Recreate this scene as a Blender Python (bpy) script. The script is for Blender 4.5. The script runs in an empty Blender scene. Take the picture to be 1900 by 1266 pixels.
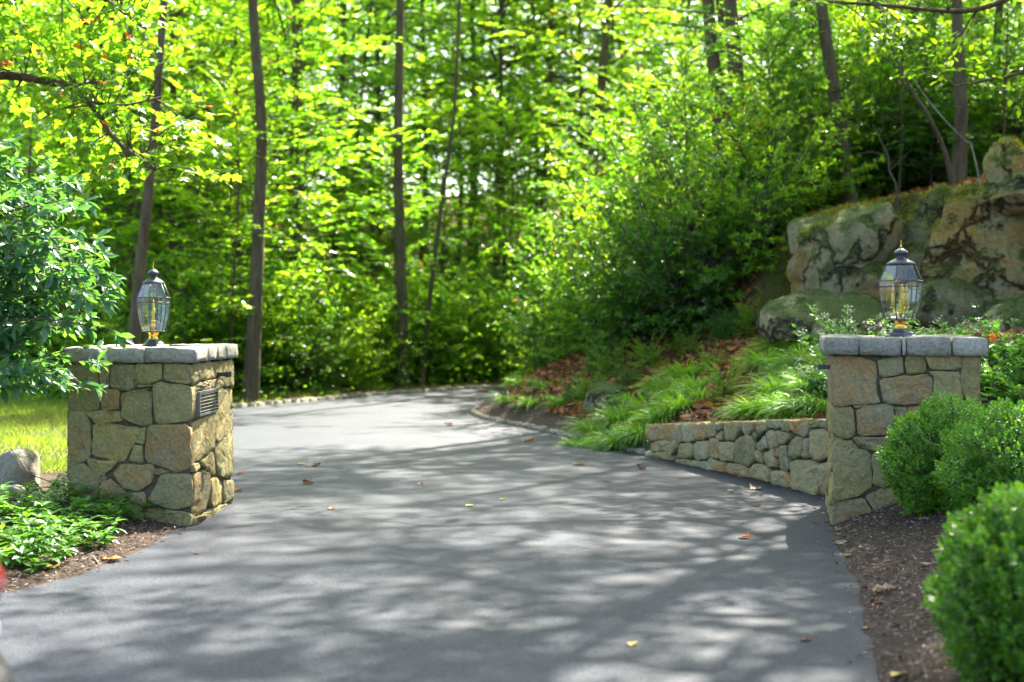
import bpy, bmesh, math, random
import numpy as np
from mathutils import Vector, Matrix, noise as mnoise, Quaternion

# ------------------------------------------------------------------ camera, sky, sun, exposure
sc = bpy.context.scene
COL = sc.collection
R = math.radians
CAM_H = 1.6
F_PX = 2639.0
PITCH = math.atan(43.0 / F_PX)
cam_d = bpy.data.cameras.new("camera")
cam = bpy.data.objects.new("camera", cam_d)
COL.objects.link(cam)
cam.location = (0, 0, CAM_H)
cam.rotation_euler = (math.pi / 2 - PITCH, 0, 0)
cam_d.sensor_width = 36.0
cam_d.lens = 50.0
cam_d.clip_start = 0.05
cam_d.clip_end = 1500
cam_d.dof.use_dof = True
cam_d.dof.focus_distance = 10.9
cam_d.dof.aperture_fstop = 1.5
sc.camera = cam

SUN_AZ, SUN_EL = R(24), R(49)            # azimuth clockwise from +Y (ahead and to the right)
to_sun = Vector((math.sin(SUN_AZ) * math.cos(SUN_EL), math.cos(SUN_AZ) * math.cos(SUN_EL), math.sin(SUN_EL)))
world = bpy.data.worlds.new("World")
sc.world = world
world.use_nodes = True
wn = world.node_tree.nodes
wl = world.node_tree.links
sky = wn.new("ShaderNodeTexSky")
sky.sky_type = 'NISHITA'
sky.sun_disc = False
sky.sun_elevation = SUN_EL
sky.sun_rotation = SUN_AZ
sky.air_density = 0.7
sky.dust_density = 3.0
sky.ozone_density = 0.6
bg = wn["Background"]
bg.inputs[1].default_value = 0.13
wl.new(sky.outputs[0], bg.inputs[0])
sun_d = bpy.data.lights.new("sun", 'SUN')
sun_d.energy = 5.0
sun_d.angle = R(0.53)
sun_d.color = (1.0, 0.93, 0.82)
sun = bpy.data.objects.new("sun", sun_d)
COL.objects.link(sun)
sun.rotation_euler = to_sun.to_track_quat('Z', 'Y').to_euler()
sc.view_settings.view_transform = 'Standard'
sc.view_settings.look = 'None'
sc.view_settings.exposure = 2.9
sc.view_settings.gamma = 1.0
sc.view_settings.use_curve_mapping = False
sc.render.engine = 'CYCLES'
cy = sc.cycles
cy.max_bounces = 8
cy.diffuse_bounces = 4
cy.glossy_bounces = 3
cy.transmission_bounces = 6
cy.transparent_max_bounces = 12
cy.caustics_reflective = False
cy.caustics_refractive = False
cy.use_denoising = True
cy.sample_clamp_indirect = 6.0

rng = np.random.default_rng(7)
random.seed(7)


def ray(px, py):
    a = (px - 950) / F_PX
    b = -(py - 633) / F_PX
    cp, sp = math.cos(PITCH), math.sin(PITCH)
    return np.array([a, cp + b * sp, -sp + b * cp])


def at(px, py, d):
    r = ray(px, py)
    return np.array([0, 0, CAM_H]) + r * (d / r[1])


def on_ground(px, py, z=0.0):
    r = ray(px, py)
    return np.array([0, 0, CAM_H]) + r * ((z - CAM_H) / r[2])


# ------------------------------------------------------------------ mesh helpers
def build_mesh(name, V, F, smooth=False):
    """V (n,3) floats, F (m,k) ints."""
    V = np.ascontiguousarray(V, dtype=np.float32)
    F = np.ascontiguousarray(F, dtype=np.int32)
    me = bpy.data.meshes.new(name)
    me.vertices.add(len(V))
    me.vertices.foreach_set("co", V.ravel())
    k = F.shape[1]
    me.loops.add(F.size)
    me.loops.foreach_set("vertex_index", F.ravel())
    me.polygons.add(len(F))
    me.polygons.foreach_set("loop_start", np.arange(0, F.size, k, dtype=np.int32))
    me.polygons.foreach_set("loop_total", np.full(len(F), k, dtype=np.int32))
    me.polygons.foreach_set("use_smooth", np.full(len(F), smooth, dtype=bool))
    me.update()
    me.validate()
    return me


def obj(name, me, mat=None, parent=None, loc=None):
    o = bpy.data.objects.new(name, me)
    COL.objects.link(o)
    if mat is not None and me is not None and len(me.materials) == 0:
        me.materials.append(mat)
    if parent is not None:
        o.parent = parent
    if loc is not None:
        o.location = tuple(float(c) for c in loc)
    return o


def tag(o, label, cat, group=None):
    o['label'] = label
    o['category'] = cat
    if group:
        o['group'] = group
    return o


def thing(name, label, cat, loc=(0, 0, 0), rz=0.0, group=None):
    o = bpy.data.objects.new(name, None)
    COL.objects.link(o)
    o.location = tuple(float(c) for c in loc)
    o.rotation_euler = (0, 0, rz)
    return tag(o, label, cat, group)


def copy_tree(o, parent=None):
    c = o.copy()
    COL.objects.link(c)
    c.parent = parent
    for ch in list(o.children):
        copy_tree(ch, c)
    return c


class MB:
    """Collects polygons into one mesh."""
    def __init__(self):
        self.v, self.f = [], []

    def add(self, vs, fs):
        n = len(self.v)
        self.v += [tuple(map(float, p)) for p in vs]
        self.f += [tuple(int(i) + n for i in f) for f in fs]

    def box(self, c, s, rot=None):
        x, y, z = s[0] / 2, s[1] / 2, s[2] / 2
        vs = [Vector((a * x, b * y, d * z)) for a in (-1, 1) for b in (-1, 1) for d in (-1, 1)]
        if rot is not None:
            vs = [rot @ p for p in vs]
        c = Vector(c)
        self.add([p + c for p in vs], [(0, 1, 3, 2), (4, 6, 7, 5), (0, 4, 5, 1), (2, 3, 7, 6), (0, 2, 6, 4), (1, 5, 7, 3)])

    def lathe(self, prof, n=16, c=(0, 0, 0), rot=0.0):
        vs, fs = [], []
        for (r, z) in prof:
            for k in range(n):
                a = rot + 2 * math.pi * k / n
                vs.append((c[0] + r * math.cos(a), c[1] + r * math.sin(a), c[2] + z))
        for i in range(len(prof) - 1):
            for k in range(n):
                k2 = (k + 1) % n
                fs.append((i * n + k, i * n + k2, (i + 1) * n + k2, (i + 1) * n + k))
        fs.append(tuple(range(n - 1, -1, -1)))
        m = (len(prof) - 1) * n
        fs.append(tuple(m + k for k in range(n)))
        self.add(vs, fs)

    def tube(self, pts, rad, n=8):
        V, F = tube_arrays(np.array(pts, float), np.array(rad, float) if np.ndim(rad) else np.full(len(pts), rad), n)
        self.add(V, F)
        b = len(self.v) - len(V)
        self.f.append(tuple(b + k for k in range(n - 1, -1, -1)))
        self.f.append(tuple(b + (len(pts) - 1) * n + k for k in range(n)))

    def mesh(self, name, smooth=False):
        me = bpy.data.meshes.new(name)
        me.from_pydata(self.v, [], self.f)
        if smooth:
            me.polygons.foreach_set("use_smooth", [True] * len(me.polygons))
        me.update()
        return me

    def build(self, name, mat, parent=None, loc=None, smooth=False):
        return obj(name, self.mesh(name, smooth), mat, parent, loc)


def tube_arrays(P, rad, n=8, wob=0.0, rg=None):
    m = len(P)
    T = np.gradient(P, axis=0)
    T /= np.linalg.norm(T, axis=1, keepdims=True) + 1e-9
    ref = np.tile(np.array([0.13, 0.97, 0.2]), (m, 1))
    par = np.abs((T * ref).sum(1)) > 0.9
    ref[par] = np.array([1.0, 0.1, 0.05])
    B = np.cross(T, ref)
    B /= np.linalg.norm(B, axis=1, keepdims=True)
    N = np.cross(B, T)
    a = np.arange(n) * 2 * np.pi / n
    rr = rad[:, None] * np.ones((m, n))
    if wob and rg is not None:
        rr = rr * (1 + wob * rg.normal(size=(m, n)))
    V = P[:, None, :] + rr[..., None] * (np.cos(a)[None, :, None] * B[:, None, :] + np.sin(a)[None, :, None] * N[:, None, :])
    idx = np.arange(m * n).reshape(m, n)
    a0, b0 = idx[:-1], np.roll(idx, -1, 1)[:-1]
    a1, b1 = idx[1:], np.roll(idx, -1, 1)[1:]
    F = np.stack([a0, b0, b1, a1], -1).reshape(-1, 4)
    return V.reshape(-1, 3), F


def spline(pts, n):
    """Smooth resample of a polyline (Catmull-Rom)."""
    P = np.array(pts, float)
    Q = np.vstack([2 * P[0] - P[1], P, 2 * P[-1] - P[-2]])
    out = []
    for t in np.linspace(0, len(P) - 1 - 1e-6, n):
        i = int(t)
        u = t - i
        p0, p1, p2, p3 = Q[i], Q[i + 1], Q[i + 2], Q[i + 3]
        out.append(0.5 * (2 * p1 + (p2 - p0) * u + (2 * p0 - 5 * p1 + 4 * p2 - p3) * u * u + (3 * p1 - p0 - 3 * p2 + p3) * u ** 3))
    return np.array(out)


# ------------------------------------------------------------------ materials
def new_mat(name):
    m = bpy.data.materials.new(name)
    m.use_nodes = True
    nt = m.node_tree
    nt.nodes.clear()
    out = nt.nodes.new("ShaderNodeOutputMaterial")
    return m, nt, out


def N(nt, t, **kw):
    n = nt.nodes.new(t)
    for k, v in kw.items():
        if hasattr(n, k):
            setattr(n, k, v)
        else:
            n.inputs[k].default_value = v
    return n


def ramp(nt, stops, interp='LINEAR'):
    r = nt.nodes.new("ShaderNodeValToRGB")
    r.color_ramp.interpolation = interp
    el = r.color_ramp.elements
    while len(el) < len(stops):
        el.new(0.5)
    for e, (p, c) in zip(el, stops):
        e.position = p
        e.color = (*c, 1)
    return r


def mixc(nt, a, b, fac, mode='MIX'):
    m = nt.nodes.new("ShaderNodeMix")
    m.data_type = 'RGBA'
    m.blend_type = mode
    for sock, v in ((m.inputs[0], fac), (m.inputs[6], a), (m.inputs[7], b)):
        if hasattr(v, "links"):
            nt.links.new(v, sock)
        elif isinstance(v, tuple):
            sock.default_value = (*v, 1)
        else:
            sock.default_value = v
    return m.outputs[2]


def noise_tex(nt, scale, detail=6, rough=0.55, coord=None, dist=0.0):
    n = N(nt, "ShaderNodeTexNoise")
    n.inputs["Scale"].default_value = scale
    n.inputs["Detail"].default_value = detail
    n.inputs["Roughness"].default_value = rough
    n.inputs["Distortion"].default_value = dist
    if coord is not None:
        nt.links.new(coord, n.inputs["Vector"])
    return n


def bump(nt, h, strength, dist, prev=None):
    b = N(nt, "ShaderNodeBump")
    b.inputs["Strength"].default_value = strength
    b.inputs["Distance"].default_value = dist
    nt.links.new(h, b.inputs["Height"])
    if prev is not None:
        nt.links.new(prev, b.inputs["Normal"])
    return b.outputs[0]


def principled(nt, out, base, rough=0.6, normal=None, metallic=0.0, spec=0.5, coat=0.0):
    p = N(nt, "ShaderNodeBsdfPrincipled")
    if isinstance(base, tuple):
        p.inputs["Base Color"].default_value = (*base, 1)
    else:
        nt.links.new(base, p.inputs["Base Color"])
    if hasattr(rough, "links"):
        nt.links.new(rough, p.inputs["Roughness"])
    else:
        p.inputs["Roughness"].default_value = rough
    p.inputs["Metallic"].default_value = metallic
    p.inputs["Specular IOR Level"].default_value = spec
    p.inputs["Coat Weight"].default_value = coat
    if normal is not None:
        nt.links.new(normal, p.inputs["Normal"])
    if out is not None:
        nt.links.new(p.outputs[0], out.inputs[0])
    return p


def leaf_mat(name, cols, trans_cols, rough=0.42, trans=0.5, accent=None, spec=0.5, obj_var=0.25):
    """Leaf: diffuse and gloss on top, light passing through; colour varies from leaf to leaf."""
    m, nt, out = new_mat(name)
    g = N(nt, "ShaderNodeNewGeometry")
    oi = N(nt, "ShaderNodeObjectInfo")
    n = len(cols)
    r1 = ramp(nt, [(i / max(1, n - 1), c) for i, c in enumerate(cols)])
    r2 = ramp(nt, [(i / max(1, n - 1), c) for i, c in enumerate(trans_cols)])
    add = N(nt, "ShaderNodeMath", operation='MULTIPLY_ADD')
    add.inputs[1].default_value = obj_var
    nt.links.new(oi.outputs["Random"], add.inputs[0])
    sc_ = N(nt, "ShaderNodeMath", operation='MULTIPLY')
    sc_.inputs[1].default_value = 1 - obj_var
    nt.links.new(g.outputs["Random Per Island"], sc_.inputs[0])
    nt.links.new(sc_.outputs[0], add.inputs[2])
    nt.links.new(add.outputs[0], r1.inputs[0])
    nt.links.new(add.outputs[0], r2.inputs[0])
    c1, c2 = r1.outputs[0], r2.outputs[0]
    if accent:
        gt = N(nt, "ShaderNodeMath", operation='GREATER_THAN')
        mul = N(nt, "ShaderNodeMath", operation='MULTIPLY')
        mul.inputs[1].default_value = 7.13
        fr = N(nt, "ShaderNodeMath", operation='FRACT')
        nt.links.new(g.outputs["Random Per Island"], mul.inputs[0])
        nt.links.new(mul.outputs[0], fr.inputs[0])
        nt.links.new(fr.outputs[0], gt.inputs[0])
        gt.inputs[1].default_value = 1 - accent[1]
        c1 = mixc(nt, c1, accent[0], gt.outputs[0])
        c2 = mixc(nt, c2, tuple(min(1, 2.0 * c) for c in accent[0]), gt.outputs[0])
    p = principled(nt, None, c1, rough, spec=spec)
    t = N(nt, "ShaderNodeBsdfTranslucent")
    nt.links.new(c2, t.inputs[0])
    mx = N(nt, "ShaderNodeMixShader")
    mx.inputs[0].default_value = trans
    nt.links.new(p.outputs[0], mx.inputs[1])
    nt.links.new(t.outputs[0], mx.inputs[2])
    nt.links.new(mx.outputs[0], out.inputs[0])
    return m


def bark_mat(name, a, b, scale=9.0):
    m, nt, out = new_mat(name)
    tc = N(nt, "ShaderNodeTexCoord")
    mp = N(nt, "ShaderNodeMapping")
    mp.inputs["Scale"].default_value = (1, 1, 0.16)
    nt.links.new(tc.outputs["Object"], mp.inputs[0])
    n1 = noise_tex(nt, scale * 2.2, 7, 0.65, mp.outputs[0], 0.6)
    n2 = noise_tex(nt, 1.4, 4, 0.5, tc.outputs["Object"])
    r = ramp(nt, [(0.3, a), (0.7, b)])
    nt.links.new(n1.outputs[0], r.inputs[0])
    r2 = ramp(nt, [(0.45, (0, 0, 0)), (0.75, (0.6, 0.6, 0.6))])
    nt.links.new(n2.outputs[0], r2.inputs[0])
    c = mixc(nt, r.outputs[0], (0.10, 0.11, 0.06), r2.outputs[0])
    principled(nt, out, c, 0.9, bump(nt, n1.outputs[0], 0.9, 0.03), spec=0.2)
    return m


def stone_mat(name, stops, scale=1.0, lichen=0.35, moss=0.0, bump_d=0.02):
    m, nt, out = new_mat(name)
    tc = N(nt, "ShaderNodeTexCoord")
    g = N(nt, "ShaderNodeNewGeometry")
    oi = N(nt, "ShaderNodeObjectInfo")
    pos = g.outputs["Position"]
    r = ramp(nt, stops)
    n0 = noise_tex(nt, 2.3 * scale, 4, 0.6, pos)
    mad = N(nt, "ShaderNodeMath", operation='MULTIPLY_ADD')
    mad.inputs[1].default_value = 0.9
    nt.links.new(oi.outputs["Random"], mad.inputs[0])
    sub = N(nt, "ShaderNodeMath", operation='MULTIPLY_ADD')
    sub.inputs[1].default_value = 0.9
    sub.inputs[2].default_value = -0.32
    nt.links.new(n0.outputs[0], sub.inputs[0])
    nt.links.new(sub.outputs[0], mad.inputs[2])
    nt.links.new(mad.outputs[0], r.inputs[0])
    n1 = noise_tex(nt, 38 * scale, 8, 0.7, pos)
    rr = ramp(nt, [(0.25, (0.45, 0.45, 0.45)), (0.75, (1.5, 1.5, 1.5))])
    nt.links.new(n1.outputs[0], rr.inputs[0])
    c = mixc(nt, r.outputs[0], rr.outputs[0], 0.8, 'MULTIPLY')
    # mineral specks
    v = N(nt, "ShaderNodeTexVoronoi")
    v.inputs["Scale"].default_value = 130 * scale
    nt.links.new(pos, v.inputs["Vector"])
    rv = ramp(nt, [(0.0, (0.55, 0.55, 0.55)), (0.25, (1.0, 1.0, 1.0)), (1.0, (1.25, 1.2, 1.1))])
    nt.links.new(v.outputs["Distance"], rv.inputs[0])
    c = mixc(nt, c, rv.outputs[0], 0.7, 'MULTIPLY')
    # lichen and algae patches
    n2 = noise_tex(nt, 5.5 * scale, 7, 0.62, pos, 0.4)
    r2 = ramp(nt, [(0.5, (0, 0, 0)), (0.62, (1, 1, 1))])
    nt.links.new(n2.outputs[0], r2.inputs[0])
    ml = N(nt, "ShaderNodeMath", operation='MULTIPLY')
    ml.inputs[1].default_value = lichen
    nt.links.new(r2.outputs[0], ml.inputs[0])
    c = mixc(nt, c, (0.21, 0.22, 0.105), ml.outputs[0])
    n3 = noise_tex(nt, 9.0 * scale, 5, 0.6, pos, 0.2)
    r3 = ramp(nt, [(0.70, (0, 0, 0)), (0.74, (1, 1, 1))])
    nt.links.new(n3.outputs[0], r3.inputs[0])
    m3 = N(nt, "ShaderNodeMath", operation='MULTIPLY')
    m3.inputs[1].default_value = 0.55
    nt.links.new(r3.outputs[0], m3.inputs[0])
    c = mixc(nt, c, (0.42, 0.43, 0.36), m3.outputs[0])
    crack = None
    if moss > 0:
        vn = noise_tex(nt, 1.7, 4, 0.6, pos)
        va = N(nt, "ShaderNodeVectorMath", operation='MULTIPLY_ADD')
        va.inputs[1].default_value = (1.3, 1.3, 1.3)
        nt.links.new(vn.outputs["Color"], va.inputs[0])
        nt.links.new(pos, va.inputs[2])
        vc = N(nt, "ShaderNodeTexVoronoi", feature='DISTANCE_TO_EDGE')
        vc.inputs["Scale"].default_value = 0.9
        nt.links.new(va.outputs[0], vc.inputs["Vector"])
        rc_ = ramp(nt, [(0.0, (0.0, 0.0, 0.0)), (0.05, (1, 1, 1))])
        nt.links.new(vc.outputs["Distance"], rc_.inputs[0])
        crack = rc_.outputs[0]
        cm = ramp(nt, [(0.0, (0.10, 0.10, 0.07)), (0.02, (0.3, 0.29, 0.22)), (0.07, (1, 1, 1))])
        nt.links.new(vc.outputs["Distance"], cm.inputs[0])
        c = mixc(nt, c, cm.outputs[0], 1.0, 'MULTIPLY')
        n4 = noise_tex(nt, 2.2, 8, 0.68, pos, 0.5)
        sx = N(nt, "ShaderNodeSeparateXYZ")
        nt.links.new(g.outputs["Normal"], sx.inputs[0])
        ma = N(nt, "ShaderNodeMath", operation='MULTIPLY_ADD')
        ma.inputs[1].default_value = 0.28
        nt.links.new(sx.outputs[2], ma.inputs[0])
        nt.links.new(n4.outputs[0], ma.inputs[2])
        r4 = ramp(nt, [(0.60 - moss * 0.1, (0, 0, 0)), (0.70 - moss * 0.1, (1, 1, 1))])
        nt.links.new(ma.outputs[0], r4.inputs[0])
        n5 = noise_tex(nt, 30, 5, 0.7, pos)
        rm = ramp(nt, [(0.3, (0.02, 0.035, 0.008)), (0.7, (0.10, 0.13, 0.02))])
        nt.links.new(n5.outputs[0], rm.inputs[0])
        c = mixc(nt, c, rm.outputs[0], r4.outputs[0])
    b1 = bump(nt, n1.outputs[0], 0.85, bump_d)
    n6 = noise_tex(nt, 9 * scale, 8, 0.62, pos, 0.3)
    b2 = bump(nt, n6.outputs[0], 0.8, bump_d * 3, b1)
    if crack is not None:
        b2 = bump(nt, crack, 0.8, 0.06, b2)
    principled(nt, out, c, 0.88, b2, spec=0.25)
    return m


M = {}
M['pillar_stone'] = stone_mat('fieldstone', [(0.0, (0.15, 0.125, 0.05)), (0.22, (0.25, 0.205, 0.08)), (0.42, (0.28, 0.245, 0.105)),
                                             (0.6, (0.32, 0.245, 0.085)), (0.74, (0.22, 0.20, 0.10)), (0.88, (0.29, 0.185, 0.07)), (1.0, (0.26, 0.22, 0.11))], 1.0, 0.4)
M['wall_stone'] = stone_mat('wall_fieldstone', [(0.0, (0.15, 0.135, 0.075)), (0.3, (0.26, 0.225, 0.10)), (0.55, (0.31, 0.26, 0.12)),
                                                (0.75, (0.22, 0.205, 0.125)), (0.9, (0.33, 0.20, 0.07)), (1.0, (0.29, 0.26, 0.15))], 1.0, 0.3)
M['cap_stone'] = stone_mat('grey_granite', [(0.0, (0.21, 0.195, 0.145)), (0.5, (0.28, 0.26, 0.195)), (1.0, (0.36, 0.335, 0.26))], 1.0, 0.25, bump_d=0.02)
M['kerb_stone'] = stone_mat('kerb_granite', [(0.0, (0.13, 0.125, 0.095)), (0.5, (0.19, 0.175, 0.125)), (1.0, (0.25, 0.235, 0.18))], 1.2, 0.35)
M['rock'] = stone_mat('ledge_rock', [(0.0, (0.08, 0.072, 0.034)), (0.3, (0.16, 0.145, 0.07)), (0.5, (0.22, 0.20, 0.11)), (0.65, (0.26, 0.17, 0.04)), (0.78, (0.19, 0.17, 0.09)), (1.0, (0.29, 0.255, 0.15))], 0.5, 0.4, moss=0.3, bump_d=0.05)
M['boulder'] = stone_mat('field_boulder', [(0.0, (0.14, 0.14, 0.10)), (0.5, (0.2, 0.19, 0.14)), (1.0, (0.26, 0.25, 0.19))], 0.8, 0.3, moss=0.0)


def mat_mortar():
    m, nt, out = new_mat('mortar')
    g = N(nt, "ShaderNodeNewGeometry")
    n = noise_tex(nt, 45, 6, 0.7, g.outputs["Position"])
    r = ramp(nt, [(0.3, (0.035, 0.030, 0.018)), (0.75, (0.13, 0.112, 0.07))])
    nt.links.new(n.outputs[0], r.inputs[0])
    principled(nt, out, r.outputs[0], 0.95, bump(nt, n.outputs[0], 0.8, 0.01), spec=0.2)
    return m


def mat_asphalt():
    m, nt, out = new_mat('asphalt')
    g = N(nt, "ShaderNodeNewGeometry")
    pos = g.outputs["Position"]
    n1 = noise_tex(nt, 95, 6, 0.8, pos)
    v = N(nt, "ShaderNodeTexVoronoi")
    v.inputs["Scale"].default_value = 85
    nt.links.new(pos, v.inputs["Vector"])
    r1 = ramp(nt, [(0.34, (0.006, 0.0085, 0.0125)), (0.52, (0.0155, 0.0205, 0.029)), (0.70, (0.072, 0.083, 0.10))])
    nt.links.new(n1.outputs[0], r1.inputs[0])
    n2 = noise_tex(nt, 0.7, 5, 0.6, pos, 0.5)
    r2 = ramp(nt, [(0.3, (0.82, 0.82, 0.84)), (0.7, (1.18, 1.17, 1.15))])
    nt.links.new(n2.outputs[0], r2.inputs[0])
    c = mixc(nt, r1.outputs[0], r2.outputs[0], 1.0, 'MULTIPLY')
    n3 = noise_tex(nt, 34, 5, 0.75, pos)
    r3 = ramp(nt, [(0.34, (0.35, 0.35, 0.35)), (0.50, (1, 1, 1)), (0.68, (1.9, 1.9, 1.85))])
    nt.links.new(n3.outputs[0], r3.inputs[0])
    c = mixc(nt, c, r3.outputs[0], 0.75, 'MULTIPLY')
    n4 = noise_tex(nt, 2.6, 6, 0.7, pos, 0.8)
    r4 = ramp(nt, [(0.35, (0.8, 0.8, 0.8)), (0.65, (1.2, 1.2, 1.18))])
    nt.links.new(n4.outputs[0], r4.inputs[0])
    c = mixc(nt, c, r4.outputs[0], 0.8, 'MULTIPLY')
    b = bump(nt, v.outputs["Distance"], 0.5, 0.005)
    b = bump(nt, n1.outputs[0], 0.25, 0.003, b)
    principled(nt, out, c, 0.72, b, spec=0.22)
    return m


def mat_ground():
    m, nt, out = new_mat('ground_soil')
    g = N(nt, "ShaderNodeNewGeometry")
    pos = g.outputs["Position"]
    n1 = noise_tex(nt, 28, 8, 0.75, pos)
    soil = ramp(nt, [(0.3, (0.03, 0.021, 0.014)), (0.55, (0.08, 0.056, 0.038)), (0.8, (0.17, 0.125, 0.09))])
    nt.links.new(n1.outputs[0], soil.inputs[0])
    lawn = ramp(nt, [(0.3, (0.05, 0.07, 0.015)), (0.6, (0.12, 0.16, 0.03)), (0.85, (0.2, 0.2, 0.07))])
    nt.links.new(n1.outputs[0], lawn.inputs[0])
    litter = ramp(nt, [(0.3, (0.03, 0.017, 0.009)), (0.55, (0.10, 0.05, 0.02)), (0.8, (0.22, 0.11, 0.04))])
    nt.links.new(n1.outputs[0], litter.inputs[0])
    moss = ramp(nt, [(0.3, (0.03, 0.04, 0.01)), (0.7, (0.09, 0.11, 0.02))])
    nt.links.new(n1.outputs[0], moss.inputs[0])
    at_ = N(nt, "ShaderNodeAttribute", attribute_name="zone")
    sep = N(nt, "ShaderNodeSeparateColor")
    nt.links.new(at_.outputs["Color"], sep.inputs[0])
    c = mixc(nt, soil.outputs[0], lawn.outputs[0], sep.outputs[0])
    c = mixc(nt, c, litter.outputs[0], sep.outputs[1])
    c = mixc(nt, c, moss.outputs[0], sep.outputs[2])
    principled(nt, out, c, 0.95, bump(nt, n1.outputs[0], 1.0, 0.04), spec=0.15)
    return m


def simple(name, col, rough=0.5, metallic=0.0, spec=0.5, coat=0.0, ns=25.0, var=0.25, bstr=0.1):
    m, nt, out = new_mat(name)
    tc = N(nt, "ShaderNodeTexCoord")
    n = noise_tex(nt, ns, 5, 0.6, tc.outputs["Object"])
    r = ramp(nt, [(0.25, tuple(c * (1 - var) for c in col)), (0.75, tuple(min(1, c * (1 + var)) for c in col))])
    nt.links.new(n.outputs[0], r.inputs[0])
    principled(nt, out, r.outputs[0], rough, bump(nt, n.outputs[0], bstr, 0.01), metallic, spec, coat)
    return m


def mat_glass():
    m, nt, out = new_mat('bevelled_glass')
    tr = N(nt, "ShaderNodeBsdfTransparent")
    tr.inputs[0].default_value = (0.93, 0.97, 0.94, 1)
    gl = N(nt, "ShaderNodeBsdfGlossy")
    gl.inputs["Roughness"].default_value = 0.03
    fr = N(nt, "ShaderNodeLayerWeight")
    fr.inputs[0].default_value = 0.25
    mp = N(nt, "ShaderNodeMapRange")
    mp.inputs[3].default_value = 0.05
    mp.inputs[4].default_value = 0.75
    nt.links.new(fr.outputs["Facing"], mp.inputs[0])
    mx = N(nt, "ShaderNodeMixShader")
    nt.links.new(mp.outputs[0], mx.inputs[0])
    nt.links.new(tr.outputs[0], mx.inputs[1])
    nt.links.new(gl.outputs[0], mx.inputs[2])
    nt.links.new(mx.outputs[0], out.inputs[0])
    return m


def litter_mat(name, cols):
    m, nt, out = new_mat(name)
    g = N(nt, "ShaderNodeNewGeometry")
    r = ramp(nt, [(i / (len(cols) - 1), c) for i, c in enumerate(cols)])
    nt.links.new(g.outputs["Random Per Island"], r.inputs[0])
    n = noise_tex(nt, 60, 4, 0.6, g.outputs["Position"])
    rr = ramp(nt, [(0.3, (0.6, 0.6, 0.6)), (0.7, (1.3, 1.3, 1.3))])
    nt.links.new(n.outputs[0], rr.inputs[0])
    c = mixc(nt, r.outputs[0], rr.outputs[0], 1.0, 'MULTIPLY')
    p = principled(nt, None, c, 0.6, spec=0.35)
    t = N(nt, "ShaderNodeBsdfTranslucent")
    nt.links.new(c, t.inputs[0])
    mx = N(nt, "ShaderNodeMixShader")
    mx.inputs[0].default_value = 0.3
    nt.links.new(p.outputs[0], mx.inputs[1])
    nt.links.new(t.outputs[0], mx.inputs[2])
    nt.links.new(mx.outputs[0], out.inputs[0])
    return m


M['mortar'] = mat_mortar()
M['asphalt'] = mat_asphalt()
M['ground'] = mat_ground()
M['glass'] = mat_glass()
M['black_metal'] = simple('black_metal', (0.022, 0.024, 0.027), 0.4, 0.0, 0.5)
M['bronze'] = simple('dark_bronze', (0.055, 0.062, 0.066), 0.45, 0.3, 0.5)
M['brass'] = simple('brass', (0.60, 0.38, 0.06), 0.25, 1.0)
M['candle'] = simple('candle_sleeve', (0.62, 0.48, 0.12), 0.4, 0.3)
M['steel'] = simple('grey_steel', (0.17, 0.17, 0.16), 0.45, 0.6)
M['bark'] = bark_mat('grey_brown_bark', (0.036, 0.025, 0.014), (0.13, 0.092, 0.052))
M['bark_pale'] = bark_mat('pale_bark', (0.15, 0.135, 0.105), (0.32, 0.29, 0.23))
M['twig'] = bark_mat('twig_bark', (0.045, 0.035, 0.025), (0.11, 0.09, 0.06), 20)
M['forest_leaf'] = leaf_mat('forest_leaf', [(0.045, 0.11, 0.012), (0.065, 0.14, 0.014), (0.09, 0.17, 0.016), (0.12, 0.18, 0.018)],
                            [(0.15, 0.42, 0.012), (0.23, 0.52, 0.012), (0.36, 0.60, 0.014), (0.50, 0.62, 0.016)], 0.34, 0.6, ((0.42, 0.12, 0.02), 0.004), obj_var=0.45)
M['dark_leaf'] = leaf_mat('laurel_leaf', [(0.02, 0.06, 0.010), (0.032, 0.085, 0.013), (0.055, 0.115, 0.015)],
                          [(0.08, 0.27, 0.012), (0.14, 0.36, 0.012), (0.26, 0.46, 0.013)], 0.30, 0.45)
M['shrub_leaf'] = leaf_mat('broad_shrub_leaf', [(0.035, 0.10, 0.045), (0.048, 0.125, 0.06), (0.08, 0.165, 0.08)],
                           [(0.07, 0.25, 0.03), (0.11, 0.31, 0.03), (0.20, 0.40, 0.03)], 0.36, 0.36)
M['maple_leaf'] = leaf_mat('maple_leaf', [(0.045, 0.12, 0.012), (0.07, 0.15, 0.012), (0.12, 0.17, 0.012)],
                           [(0.15, 0.40, 0.012), (0.24, 0.48, 0.012), (0.40, 0.56, 0.015)], 0.42, 0.55, ((0.42, 0.09, 0.02), 0.022))
M['box_leaf'] = leaf_mat('boxwood_leaf', [(0.045, 0.14, 0.010), (0.075, 0.19, 0.012), (0.13, 0.25, 0.02)],
                         [(0.10, 0.32, 0.012), (0.16, 0.40, 0.012), (0.26, 0.50, 0.015)], 0.30, 0.38, obj_var=0.05)
M['cover_leaf'] = leaf_mat('ground_cover_leaf', [(0.03, 0.11, 0.015), (0.05, 0.15, 0.018), (0.09, 0.2, 0.03)],
                           [(0.10, 0.34, 0.015), (0.16, 0.4, 0.02), (0.24, 0.46, 0.03)], 0.35, 0.4)
M['hakone'] = leaf_mat('hakone_grass', [(0.08, 0.20, 0.012), (0.12, 0.26, 0.016), (0.2, 0.32, 0.03)],
                       [(0.18, 0.46, 0.015), (0.26, 0.54, 0.02), (0.36, 0.6, 0.03)], 0.42, 0.5)
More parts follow.
